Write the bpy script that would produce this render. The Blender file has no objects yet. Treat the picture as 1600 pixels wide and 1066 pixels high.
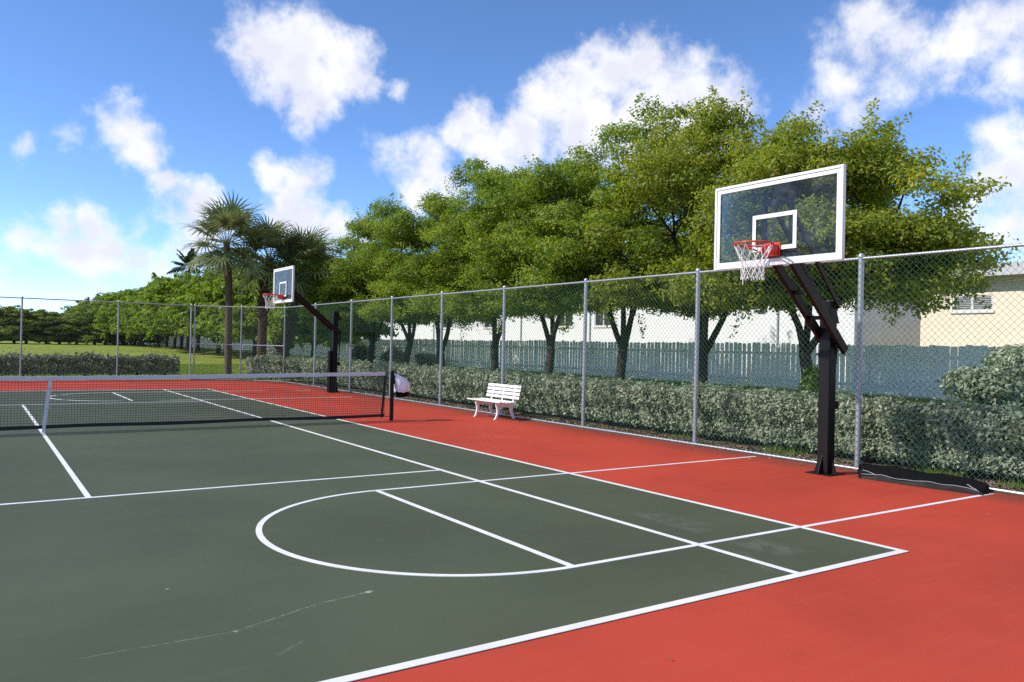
import bpy, math, random
import numpy as np
from mathutils import Vector, Matrix

random.seed(7)
RNG = np.random.default_rng(11)
sc = bpy.context.scene
COL = sc.collection
PI = math.pi

# ------------------------------------------------------------------ camera
cam_d = bpy.data.cameras.new('camera')
cam = bpy.data.objects.new('camera', cam_d)
COL.objects.link(cam)
CAM = Vector((-1.0153, -15.4836, 1.6423))
YAW, PITCH, ROLL, FPX = 0.597181, 0.006675, 0.022553, 1239.70
fw = Vector((math.sin(YAW) * math.cos(PITCH), math.cos(YAW) * math.cos(PITCH), math.sin(PITCH)))
rt0 = Vector((math.cos(YAW), -math.sin(YAW), 0))
up0 = rt0.cross(fw)
rt = rt0 * math.cos(ROLL) + up0 * math.sin(ROLL)
up = up0 * math.cos(ROLL) - rt0 * math.sin(ROLL)
M = Matrix((rt, up, -fw)).transposed().to_4x4()
M.translation = CAM
cam.matrix_world = M
cam_d.sensor_width = 36.0
cam_d.lens = 36.0 * FPX / 1600.0
cam_d.clip_start = 0.05
cam_d.clip_end = 6000
sc.camera = cam


def ray(px, py):
    """world direction of a photograph pixel (used once for where the clouds float)"""
    d = fw + rt * ((px - 800) / FPX) - up * ((py - 533) / FPX)
    return d.normalized()


# ------------------------------------------------------------------ light
SUN = Vector((-1.17, 0.44, 1.0)).normalized()          # towards the sun
sun_d = bpy.data.lights.new('sun', 'SUN')
sun_d.energy = 2.55
sun_d.angle = math.radians(0.55)
sun_d.color = (1.0, 0.945, 0.85)
sun = bpy.data.objects.new('sun', sun_d)
COL.objects.link(sun)
sun.rotation_euler = (-SUN).to_track_quat('-Z', 'Y').to_euler()
sun.location = SUN * 60

sc.view_settings.view_transform = 'Standard'
sc.view_settings.look = 'None'
sc.view_settings.exposure = 0.88
sc.view_settings.gamma = 1.0
sc.view_settings.use_curve_mapping = False
sc.render.engine = 'CYCLES'
sc.cycles.max_bounces = 6
sc.cycles.diffuse_bounces = 3
sc.cycles.glossy_bounces = 3
sc.cycles.transmission_bounces = 4
sc.cycles.transparent_max_bounces = 12
sc.cycles.use_denoising = False

# ------------------------------------------------------------------ world: sky and clouds
world = bpy.data.worlds.new('World')
sc.world = world
world.use_nodes = True
wn, wl = world.node_tree.nodes, world.node_tree.links
wn.clear()


def N(tree, typ, **kw):
    n = tree.nodes.new(typ)
    for k, v in kw.items():
        setattr(n, k, v)
    return n


def wmath(op, a, b=None, c=None):
    n = wn.new('ShaderNodeMath')
    n.operation = op
    for i, v in enumerate((a, b, c)):
        if v is None:
            continue
        if isinstance(v, (int, float)):
            n.inputs[i].default_value = v
        else:
            wl.new(v, n.inputs[i])
    return n.outputs[0]


def wvec(op, a, b=None, scale=None):
    n = wn.new('ShaderNodeVectorMath')
    n.operation = op
    for i, v in enumerate((a, b)):
        if v is None:
            continue
        if isinstance(v, (tuple, list, Vector)):
            n.inputs[i].default_value = tuple(v)
        else:
            wl.new(v, n.inputs[i])
    if scale is not None:
        n.inputs['Scale'].default_value = scale
    return n.outputs['Value'] if op in ('DISTANCE', 'DOT_PRODUCT', 'LENGTH') else n.outputs[0]


w_out = wn.new('ShaderNodeOutputWorld')
sky = wn.new('ShaderNodeTexSky')
sky.sky_type = 'NISHITA'
sky.sun_disc = False
sky.sun_elevation = math.asin(SUN.z)
sky.sun_rotation = math.atan2(SUN.x, SUN.y)
sky.altitude = 0
sky.air_density = 0.5
sky.dust_density = 0.0
sky.ozone_density = 2.4
SKY_STRENGTH = 0.15
bg_sky = wn.new('ShaderNodeBackground')
bg_sky.inputs['Strength'].default_value = SKY_STRENGTH
hsv = wn.new('ShaderNodeHueSaturation')
hsv.inputs['Saturation'].default_value = 1.11
hsv.inputs['Hue'].default_value = 0.502
wl.new(sky.outputs[0], hsv.inputs['Color'])
wl.new(hsv.outputs[0], bg_sky.inputs['Color'])

tc = wn.new('ShaderNodeTexCoord')
DIR = tc.outputs['Generated']
n1 = wn.new('ShaderNodeTexNoise')
n1.inputs['Scale'].default_value = 9.0
n1.inputs['Detail'].default_value = 5.0
n1.inputs['Roughness'].default_value = 0.6
wl.new(DIR, n1.inputs['Vector'])
off = wvec('SUBTRACT', n1.outputs['Color'], (0.5, 0.5, 0.5))
off = wvec('SCALE', off, scale=0.055)
PDIR = wvec('ADD', DIR, off)
n2 = wn.new('ShaderNodeTexNoise')
n2.inputs['Scale'].default_value = 24.0
n2.inputs['Detail'].default_value = 9.0
n2.inputs['Roughness'].default_value = 0.62
wl.new(DIR, n2.inputs['Vector'])
fine = wmath('SUBTRACT', n2.outputs['Fac'], 0.5)

CLOUDS = [  # centre and radius of each puff as seen in the photograph, and how thick it is
    (415, 75, 66, 1), (480, 62, 58, 1), (535, 92, 55, 1), (472, 112, 74, 1), (540, 128, 46, .8), (490, 165, 46, .8),
    (383, 92, 34, .8), (508, 188, 26, .5),
    (195, 200, 44, .8), (222, 235, 40, .8), (232, 262, 22, .5),
    (35, 365, 40, .8), (100, 352, 28, .7), (145, 352, 32, .9), (118, 388, 42, .9), (172, 388, 46, .9), (218, 406, 38, .8),
    (72, 378, 34, .7), (252, 418, 25, .6),
    (262, 286, 26, .9), (300, 325, 46, .9), (322, 368, 44, .8), (290, 390, 34, .5),
    (430, 272, 34, .8), (474, 276, 40, .8), (455, 312, 42, .8), (484, 338, 46, .9), (524, 358, 40, .8), (438, 332, 36, .8),
    (570, 368, 34, .6),
    (616, 245, 40, .4), (665, 250, 46, .7), (690, 285, 40, .7), (645, 300, 36, .7), (642, 322, 22, .6),
    (738, 186, 40, 1), (760, 226, 48, 1), (716, 206, 28, .8), (805, 216, 58, 1), (852, 166, 46, 1), (905, 130, 52, 1),
    (955, 118, 56, 1), (1003, 108, 58, 1), (1008, 72, 38, .7), (905, 200, 84, 1), (1005, 186, 84, 1), (1084, 136, 56, .8),
    (1132, 158, 54, .9), (1096, 92, 26, .6), (1168, 168, 30, .9), (1080, 200, 70, .9),
    (1270, 176, 40, .7), (1312, 132, 48, .6), (1340, 82, 54, .6), (1350, 30, 54, .7), (1384, 122, 54, .5), (1402, 60, 54, .6),
    (1446, 92, 50, .5), (1504, 70, 56, .6), (1552, 48, 60, .7), (1592, 92, 60, .7), (1340, 176, 42, .7), (1556, 132, 46, .4),
    (1566, 214, 48, .7), (1592, 262, 62, .8), (1540, 302, 48, .7), (1592, 332, 64, .8), (1516, 326, 36, .6),
    (1640, 60, 80, .7), (1660, 260, 90, .8),
    (620, 144, 18, .5), (48, 230, 20, .4), (124, 214, 22, .35), (225, 364, 24, .45), (150, 446, 40, .26), (200, 452, 36, .26),
    (-70, 380, 60, .8), (-120, 200, 60, .8), (250, 455, 36, .3),
]
D = None
for (px, py, r, wgt) in CLOUDS:
    c = ray(px, py)
    ca = c.dot(fw)
    rr = r * 1.22 / FPX * ca
    dist = wvec('DISTANCE', PDIR, c)
    q = wmath('MULTIPLY_ADD', dist, -wgt / rr, wgt)
    D = q if D is None else wmath('SMOOTH_MAX', D, q, 0.22)
# unseen cumulus over the rest of the sky, cover raised to add fill light
n3 = wn.new('ShaderNodeTexNoise')
n3.inputs['Scale'].default_value = 3.6
n3.inputs['Detail'].default_value = 3.0
wl.new(DIR, n3.inputs['Vector'])
gen = wmath('MULTIPLY_ADD', n3.outputs['Fac'], 5.0, -2.45)
away = wvec('DOT_PRODUCT', DIR, fw)
mr = wn.new('ShaderNodeMapRange')
mr.interpolation_type = 'SMOOTHSTEP'
mr.inputs['From Min'].default_value = 0.70
mr.inputs['From Max'].default_value = 0.80
mr.inputs['To Min'].default_value = 0.0
mr.inputs['To Max'].default_value = -3.0
wl.new(away, mr.inputs['Value'])
gen = wmath('ADD', gen, mr.outputs[0])
D = wmath('MAXIMUM', D, gen)
dens = wmath('MULTIPLY_ADD', fine, 1.5, D)
mk = wn.new('ShaderNodeMapRange')
mk.interpolation_type = 'SMOOTHSTEP'
mk.inputs['From Min'].default_value = -0.04
mk.inputs['From Max'].default_value = 0.72
mk.inputs['To Max'].default_value = 0.96
wl.new(dens, mk.inputs['Value'])
# cloud colour: white where thin and towards the sun, lavender grey in the thick body
n4 = wn.new('ShaderNodeTexNoise')
n4.inputs['Scale'].default_value = 13.0
n4.inputs['Detail'].default_value = 4.0
wl.new(wvec('ADD', DIR, tuple(SUN * -0.02)), n4.inputs['Vector'])
thick = wmath('MULTIPLY_ADD', n4.outputs['Fac'], 2.6, -0.75)
thick = wmath('MULTIPLY', thick, D)
cr = wn.new('ShaderNodeMapRange')
cr.inputs['From Min'].default_value = 0.02
cr.inputs['From Max'].default_value = 0.5
wl.new(thick, cr.inputs['Value'])
cmix = wn.new('ShaderNodeMix')
cmix.data_type = 'RGBA'
cmix.inputs[6].default_value = (0.97, 0.965, 0.985, 1)
cmix.inputs[7].default_value = (0.74, 0.75, 0.84, 1)
wl.new(cr.outputs[0], cmix.inputs[0])
bg_cl = wn.new('ShaderNodeBackground')
bg_cl.inputs['Strength'].default_value = 0.64
wl.new(cmix.outputs[2], bg_cl.inputs['Color'])
ms = wn.new('ShaderNodeMixShader')
wl.new(mk.outputs[0], ms.inputs[0])
wl.new(bg_sky.outputs[0], ms.inputs[1])
wl.new(bg_cl.outputs[0], ms.inputs[2])
wl.new(ms.outputs[0], w_out.inputs['Surface'])


# ------------------------------------------------------------------ materials
def new_mat(name):
    m = bpy.data.materials.new(name)
    m.use_nodes = True
    nt = m.node_tree
    return m, nt, nt.nodes['Principled BSDF']


def mat(name, col, rough=0.6, metal=0.0, var=0.12, scale=12.0, bump=0.0, bscale=60.0, spec=0.5, detail=5):
    m, nt, b = new_mat(name)
    b.inputs['Roughness'].default_value = rough
    b.inputs['Metallic'].default_value = metal
    b.inputs['Specular IOR Level'].default_value = spec
    co = N(nt, 'ShaderNodeTexCoord')
    nz = N(nt, 'ShaderNodeTexNoise')
    nz.inputs['Scale'].default_value = scale
    nz.inputs['Detail'].default_value = detail
    nt.links.new(co.outputs['Object'], nz.inputs['Vector'])
    mx = N(nt, 'ShaderNodeMix', data_type='RGBA')
    lo = [max(0, c * (1 - var)) for c in col]
    hi = [min(1, c * (1 + var)) for c in col]
    mx.inputs[6].default_value = (*lo, 1)
    mx.inputs[7].default_value = (*hi, 1)
    nt.links.new(nz.outputs['Fac'], mx.inputs[0])
    nt.links.new(mx.outputs[2], b.inputs['Base Color'])
    if bump:
        bz = N(nt, 'ShaderNodeTexNoise')
        bz.inputs['Scale'].default_value = bscale
        bz.inputs['Detail'].default_value = 4
        nt.links.new(co.outputs['Object'], bz.inputs['Vector'])
        bp = N(nt, 'ShaderNodeBump')
        bp.inputs['Strength'].default_value = bump
        bp.inputs['Distance'].default_value = 0.01
        nt.links.new(bz.outputs['Fac'], bp.inputs['Height'])
        nt.links.new(bp.outputs[0], b.inputs['Normal'])
    return m


class Net:
    """small helper for longer node graphs"""
    def __init__(s, nt):
        s.nt = nt

    def l(s, a, b):
        s.nt.links.new(a, b)

    def noise(s, vec, scale, detail=4, rough=0.55, dist=0.0):
        n = N(s.nt, 'ShaderNodeTexNoise')
        n.inputs['Scale'].default_value = scale
        n.inputs['Detail'].default_value = detail
        n.inputs['Roughness'].default_value = rough
        n.inputs['Distortion'].default_value = dist
        s.l(vec, n.inputs['Vector'])
        return n.outputs['Fac']

    def rng(s, v, a, b, c=0.0, d=1.0, smooth=True):
        n = N(s.nt, 'ShaderNodeMapRange')
        if smooth:
            n.interpolation_type = 'SMOOTHSTEP'
        n.inputs['From Min'].default_value = a
        n.inputs['From Max'].default_value = b
        n.inputs['To Min'].default_value = c
        n.inputs['To Max'].default_value = d
        s.l(v, n.inputs['Value'])
        return n.outputs[0]

    def math(s, op, a, b=None, c=None):
        n = N(s.nt, 'ShaderNodeMath', operation=op)
        for i, v in enumerate((a, b, c)):
            if v is None:
                continue
            if isinstance(v, (int, float)):
                n.inputs[i].default_value = v
            else:
                s.l(v, n.inputs[i])
        return n.outputs[0]

    def mix(s, f, a, b):
        n = N(s.nt, 'ShaderNodeMix', data_type='RGBA')
        if isinstance(f, (int, float)):
            n.inputs[0].default_value = f
        else:
            s.l(f, n.inputs[0])
        for i, v in ((6, a), (7, b)):
            if isinstance(v, tuple):
                n.inputs[i].default_value = (*v, 1)
            else:
                s.l(v, n.inputs[i])
        return n.outputs[2]

    def mapping(s, vec, scale=(1, 1, 1), rot=(0, 0, 0), loc=(0, 0, 0)):
        n = N(s.nt, 'ShaderNodeMapping')
        n.inputs['Scale'].default_value = scale
        n.inputs['Rotation'].default_value = rot
        n.inputs['Location'].default_value = loc
        s.l(vec, n.inputs['Vector'])
        return n.outputs[0]

    def bump(s, h, strength, dist=0.01):
        n = N(s.nt, 'ShaderNodeBump')
        n.inputs['Strength'].default_value = strength
        n.inputs['Distance'].default_value = dist
        s.l(h, n.inputs['Height'])
        return n.outputs[0]


def court_mat(name, base, dirt, worn, streak_rot):
    m, nt, b = new_mat(name)
    g = Net(nt)
    co = N(nt, 'ShaderNodeTexCoord').outputs['Object']
    big = g.noise(co, 0.35, 4, 0.6)
    mid = g.noise(co, 2.3, 6, 0.65, 0.4)
    grain = g.noise(co, 220.0, 3, 0.7)
    lo = tuple(c * 0.86 for c in base)
    hi = tuple(min(1, c * 1.12) for c in base)
    col = g.mix(g.rng(big, 0.3, 0.7), lo, hi)
    # squeegee streaks of the coating
    st = g.noise(g.mapping(co, (0.5, 9.0, 1), (0, 0, streak_rot)), 1.0, 5, 0.6)
    col = g.mix(g.math('MULTIPLY', g.rng(st, 0.45, 0.75), 0.16), col, worn)
    col = g.mix(g.math('MULTIPLY', g.rng(mid, 0.56, 0.78), 0.22), col, dirt)
    # grain of the sanded surface
    col = g.mix(g.math('MULTIPLY', g.rng(grain, 0.35, 0.7), 0.09), col, tuple(c * 0.6 for c in base))
    # scattered pale scuffs and ball marks
    sc1 = g.noise(g.mapping(co, (1.2, 5.0, 1), (0, 0, 0.7)), 2.4, 6, 0.7, 1.5)
    col = g.mix(g.math('MULTIPLY', g.rng(sc1, 0.68, 0.78), 0.22), col, worn)
    vor = N(nt, 'ShaderNodeTexVoronoi')
    vor.inputs['Scale'].default_value = 1.3
    g.l(co, vor.inputs['Vector'])
    col = g.mix(g.math('MULTIPLY', g.rng(vor.outputs['Distance'], 0.02, 0.012), 0.6), col, (0.5, 0.48, 0.44))
    g.l(col, b.inputs['Base Color'])
    b.inputs['Roughness'].default_value = 0.7
    b.inputs['Specular IOR Level'].default_value = 0.14
    h = g.math('ADD', grain, g.math('MULTIPLY', g.noise(co, 60, 3), 0.6))
    g.l(g.bump(h, 0.12, 0.003), b.inputs['Normal'])
    return m, g, b, co, col


M_RED, g, b, co, col = court_mat('red_court_coating', (0.45, 0.057, 0.031), (0.27, 0.046, 0.026), (0.48, 0.10, 0.06), 0.1)
sep = N(M_RED.node_tree, 'ShaderNodeSeparateXYZ')
g.l(co, sep.inputs[0])
edge = g.math('ADD', sep.outputs[0], g.math('MULTIPLY', g.noise(co, 1.4, 5, 0.65), 1.1))
stain = g.rng(edge, 8.95, 9.9)
col = g.mix(g.math('MULTIPLY', stain, 0.62), col, (0.10, 0.045, 0.035))
g.l(col, b.inputs['Base Color'])

M_GREEN, g, b, co, col = court_mat('green_court_coating', (0.075, 0.092, 0.055), (0.053, 0.066, 0.040), (0.105, 0.115, 0.075), 1.5)
sep = N(M_GREEN.node_tree, 'ShaderNodeSeparateXYZ')
g.l(co, sep.inputs[0])


def smear(x0, y0, x1, y1, wid, amount, colour):
    """a faded smear or scratch with a fixed place on the court"""
    global col
    L = math.hypot(x1 - x0, y1 - y0)
    ux, uy = (x1 - x0) / L, (y1 - y0) / L
    dx = g.math('SUBTRACT', sep.outputs[0], x0)
    dy = g.math('SUBTRACT', sep.outputs[1], y0)
    t = g.math('ADD', g.math('MULTIPLY', dx, ux), g.math('MULTIPLY', dy, uy))
    wob = g.math('MULTIPLY', g.math('SUBTRACT', g.noise(co, 1.2, 3), 0.5), wid * 0.8 + 0.06)
    p = g.math('ABSOLUTE', g.math('ADD', g.math('ADD', g.math('MULTIPLY', dx, -uy), g.math('MULTIPLY', dy, ux)), wob))
    f = g.math('MULTIPLY', g.rng(p, wid, wid * 0.45), g.math('MULTIPLY', g.rng(t, 0, 0.05), g.rng(t, L, L * 0.8)))
    f = g.math('MULTIPLY', f, g.rng(g.noise(co, 30 if wid < 0.05 else 6, 5, 0.7), 0.35, 0.62))
    col = g.mix(g.math('MULTIPLY', f, amount), col, colour)


smear(1.20, -10.63, 0.80, -10.71, 0.010, 0.42, (0.40, 0.40, 0.36))
smear(0.82, -10.71, 0.22, -10.94, 0.009, 0.40, (0.36, 0.36, 0.32))
smear(0.26, -10.93, -0.60, -10.92, 0.009, 0.34, (0.32, 0.33, 0.28))
smear(1.225, -10.625, 1.15, -10.645, 0.022, 0.85, (0.50, 0.50, 0.45))
smear(0.285, -10.92, 0.235, -10.94, 0.022, 0.7, (0.45, 0.45, 0.40))
smear(0.10, -9.91, 0.06, -9.94, 0.022, 0.6, (0.42, 0.42, 0.38))
smear(0.54, -11.25, 0.33, -11.40, 0.018, 0.2, (0.26, 0.27, 0.22))
smear(4.53, -9.55, 4.50, -10.66, 0.15, 0.34, (0.17, 0.175, 0.14))
smear(4.66, -9.75, 4.70, -10.55, 0.12, 0.24, (0.15, 0.155, 0.125))
smear(4.55, -10.85, 4.58, -11.50, 0.22, 0.38, (0.165, 0.17, 0.135))
smear(4.25, -11.15, 3.94, -11.70, 0.06, 0.3, (0.17, 0.175, 0.14))
g.l(col, b.inputs['Base Color'])


def worn_white(name, under):
    m, nt, b = new_mat(name)
    g = Net(nt)
    co = N(nt, 'ShaderNodeTexCoord').outputs['Object']
    f = g.rng(g.noise(co, 40, 6, 0.75), 0.60, 0.72)
    c = g.mix(g.rng(g.noise(co, 3, 4), 0.3, 0.7), (0.72, 0.72, 0.70), (0.82, 0.82, 0.80))
    c = g.mix(g.math('MULTIPLY', f, 0.5), c, under)
    g.l(c, b.inputs['Base Color'])
    b.inputs['Roughness'].default_value = 0.6
    g.l(g.bump(g.noise(co, 200, 3), 0.2, 0.003), b.inputs['Normal'])
    return m


M_LINE = worn_white('white_line_paint', (0.25, 0.24, 0.22))


def lawn_mat():
    m, nt, b = new_mat('lawn_grass')
    g = Net(nt)
    co = N(nt, 'ShaderNodeTexCoord').outputs['Object']
    a = g.noise(co, 0.18, 5, 0.6)
    c = g.mix(g.rng(a, 0.3, 0.7), (0.21, 0.28, 0.034), (0.33, 0.37, 0.058))
    c = g.mix(g.math('MULTIPLY', g.rng(g.noise(co, 1.5, 5, 0.65), 0.5, 0.75), 0.5), c, (0.32, 0.31, 0.075))
    c = g.mix(g.math('MULTIPLY', g.rng(g.noise(co, 14, 5, 0.75), 0.4, 0.7), 0.55), c, (0.11, 0.17, 0.025))
    g.l(c, b.inputs['Base Color'])
    b.inputs['Roughness'].default_value = 0.9
    b.inputs['Specular IOR Level'].default_value = 0.15
    g.l(g.bump(g.noise(co, 18, 6, 0.8), 1.0, 0.06), b.inputs['Normal'])
    return m


M_LAWN = lawn_mat()
M_MULCH = mat('mulch_soil', (0.10, 0.065, 0.042), 0.95, var=0.55, scale=35, bump=1.0, bscale=50, spec=0.1)
M_CHIP = None


def leaf_mat(name, dark, light, odd, rough=0.5, trans=0.45, spec=0.3):
    m = bpy.data.materials.new(name)
    m.use_nodes = True
    nt = m.node_tree
    g = Net(nt)
    b = nt.nodes['Principled BSDF']
    out = nt.nodes['Material Output']
    at = N(nt, 'ShaderNodeAttribute', attribute_name='tint')
    t = at.outputs['Fac']
    c = g.mix(g.rng(t, 0.0, 0.85, smooth=False), dark, light)
    c = g.mix(g.rng(t, 0.9, 0.97), c, odd)
    g.l(c, b.inputs['Base Color'])
    b.inputs['Roughness'].default_value = rough
    b.inputs['Specular IOR Level'].default_value = spec
    tr = N(nt, 'ShaderNodeBsdfTranslucent')
    hs = N(nt, 'ShaderNodeHueSaturation')
    hs.inputs['Value'].default_value = 1.5
    hs.inputs['Saturation'].default_value = 1.1
    g.l(c, hs.inputs['Color'])
    g.l(hs.outputs[0], tr.inputs['Color'])
    mx = N(nt, 'ShaderNodeMixShader')
    mx.inputs[0].default_value = trans
    g.l(b.outputs[0], mx.inputs[1])
    g.l(tr.outputs[0], mx.inputs[2])
    g.l(mx.outputs[0], out.inputs['Surface'])
    return m


M_LEAF = leaf_mat('tree_leaf', (0.095, 0.155, 0.020), (0.265, 0.355, 0.046), (0.40, 0.37, 0.08))
M_LEAF2 = leaf_mat('yellowing_tree_leaf', (0.110, 0.160, 0.018), (0.325, 0.365, 0.050), (0.44, 0.35, 0.06))
M_SAGE = leaf_mat('silver_hedge_leaf', (0.095, 0.138, 0.056), (0.41, 0.455, 0.305), (0.38, 0.34, 0.24), 0.5, 0.18)
M_DKHEDGE = leaf_mat('dark_hedge_leaf', (0.06, 0.08, 0.035), (0.34, 0.36, 0.25), (0.5, 0.5, 0.42), 0.5, 0.18)
M_WEED = leaf_mat('weed_leaf', (0.09, 0.15, 0.02), (0.21, 0.30, 0.04), (0.3, 0.3, 0.07), 0.6, 0.3)
M_PALM = leaf_mat('palm_frond', (0.075, 0.110, 0.040), (0.27, 0.31, 0.14), (0.40, 0.35, 0.17), 0.32, 0.25)
M_CHIP = leaf_mat('dry_leaf_litter', (0.07, 0.04, 0.025), (0.30, 0.22, 0.14), (0.45, 0.40, 0.32), 0.9, 0.0, 0.1)
M_ROYAL = leaf_mat('royal_palm_leaf', (0.030, 0.055, 0.020), (0.07, 0.10, 0.035), (0.1, 0.1, 0.04), 0.5, 0.2)
M_FAR = leaf_mat('far_tree_leaf', (0.110, 0.170, 0.025), (0.28, 0.36, 0.062), (0.33, 0.34, 0.08), 0.55, 0.3)
M_BARK = mat('grey_brown_bark', (0.050, 0.041, 0.033), 0.9, var=0.45, scale=14, bump=0.9, bscale=26, spec=0.15)
M_PBARK = mat('palm_bark', (0.115, 0.085, 0.065), 0.9, var=0.4, scale=10, bump=1.0, bscale=24, spec=0.15)
M_PBARK2 = mat('dark_palm_boots', (0.075, 0.045, 0.032), 0.9, var=0.45, scale=10, bump=1.0, bscale=24, spec=0.15)
M_STEM = mat('hedge_twig', (0.09, 0.065, 0.045), 0.9, var=0.3)
M_GALV = mat('galvanised_pipe', (0.42, 0.44, 0.47), 0.42, metal=0.55, var=0.22, scale=30, bump=0.15, bscale=90)
M_WIRE = mat('green_coated_wire', (0.042, 0.115, 0.092), 0.65, var=0.1, spec=0.12)
M_DKWIRE = mat('dull_grey_wire', (0.10, 0.12, 0.12), 0.5, var=0.1, spec=0.25)
M_BLACK = mat('black_painted_steel', (0.007, 0.006, 0.006), 0.5, var=0.35, scale=9, bump=0.06, bscale=40, spec=0.25)
M_BROWN = mat('dark_brown_steel', (0.011, 0.0065, 0.006), 0.5, var=0.3, scale=9, spec=0.25)
M_VINYL = mat('black_vinyl', (0.007, 0.007, 0.008), 0.45, var=0.3, scale=14, bump=0.08, bscale=12, spec=0.07)
M_SEAM = mat('highlight_vinyl_piping', (0.32, 0.32, 0.34), 0.3, var=0.3, scale=20)  # grey stands in for the highlight along black piping
M_WHITE = mat('white_paint', (0.78, 0.78, 0.77), 0.45, var=0.05, scale=5)
M_BENCH = mat('white_bench_plastic', (0.80, 0.78, 0.76), 0.45, var=0.05, scale=9)
M_RIM = mat('red_rim_paint', (0.62, 0.035, 0.020), 0.4, var=0.15, scale=20)
M_CORD = mat('white_net_cord', (0.74, 0.72, 0.70), 0.8, var=0.12, scale=30)
M_BAND = mat('white_canvas_band', (0.62, 0.61, 0.65), 0.75, var=0.1, scale=12, bump=0.2, bscale=200)
M_BLKNET = mat('black_net_cord', (0.012, 0.013, 0.014), 0.7, var=0.2)
M_BAG = mat('white_plastic_bag', (0.80, 0.78, 0.82), 0.4, var=0.08, scale=8, bump=0.5, bscale=14)
M_PICKET = mat('white_fence_paint', (0.83, 0.89, 0.83), 0.6, var=0.10, scale=4, bump=0.15, bscale=40)
M_STUCCO = mat('white_stucco', (0.82, 0.83, 0.84), 0.85, var=0.05, scale=2, bump=0.4, bscale=90, spec=0.2)
M_YELLOW = mat('cream_stucco', (0.86, 0.75, 0.60), 0.85, var=0.06, scale=2, bump=0.4, bscale=90, spec=0.2)
M_FASCIA = mat('pale_grey_fascia', (0.52, 0.53, 0.56), 0.6, var=0.06, scale=4)
M_ROOF = mat('grey_roof', (0.38, 0.38, 0.40), 0.8, var=0.12, scale=3)
M_ALU = mat('white_aluminium', (0.70, 0.70, 0.70), 0.4, var=0.06)
M_PANE = mat('dark_window_glass', (0.05, 0.06, 0.07), 0.12, var=0.3, scale=2)
M_LOUVRE = mat('glass_louvre', (0.34, 0.35, 0.36), 0.2, var=0.15, scale=3)
M_ROCK = mat('pale_rock', (0.33, 0.31, 0.28), 0.9, var=0.25, scale=8, bump=0.6, bscale=20)


def glass_mat():
    m = bpy.data.materials.new('dusty_clear_backboard')
    m.use_nodes = True
    nt = m.node_tree
    g = Net(nt)
    nt.nodes.remove(nt.nodes['Principled BSDF'])
    out = nt.nodes['Material Output']
    co = N(nt, 'ShaderNodeTexCoord').outputs['Object']
    tr = N(nt, 'ShaderNodeBsdfTransparent')
    tr.inputs['Color'].default_value = (0.88, 0.90, 0.90, 1)
    df = N(nt, 'ShaderNodeBsdfDiffuse')
    df.inputs['Color'].default_value = (0.52, 0.53, 0.56, 1)
    gl = N(nt, 'ShaderNodeBsdfGlossy')
    gl.inputs['Roughness'].default_value = 0.04
    gl.inputs['Color'].default_value = (1, 1, 1, 1)
    fr = N(nt, 'ShaderNodeFresnel')
    fr.inputs['IOR'].default_value = 1.5
    smud = g.rng(g.noise(co, 2.6, 6, 0.7, 0.8), 0.42, 0.75, 0.008, 0.06)
    m1 = N(nt, 'ShaderNodeMixShader')
    g.l(smud, m1.inputs[0])
    g.l(tr.outputs[0], m1.inputs[1])
    g.l(df.outputs[0], m1.inputs[2])
    m2 = N(nt, 'ShaderNodeMixShader')
    g.l(g.math('MULTIPLY', fr.outputs[0], 0.18), m2.inputs[0])
    g.l(m1.outputs[0], m2.inputs[1])
    g.l(gl.outputs[0], m2.inputs[2])
    g.l(m2.outputs[0], out.inputs['Surface'])
    return m


M_GLASS = glass_mat()


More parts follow.
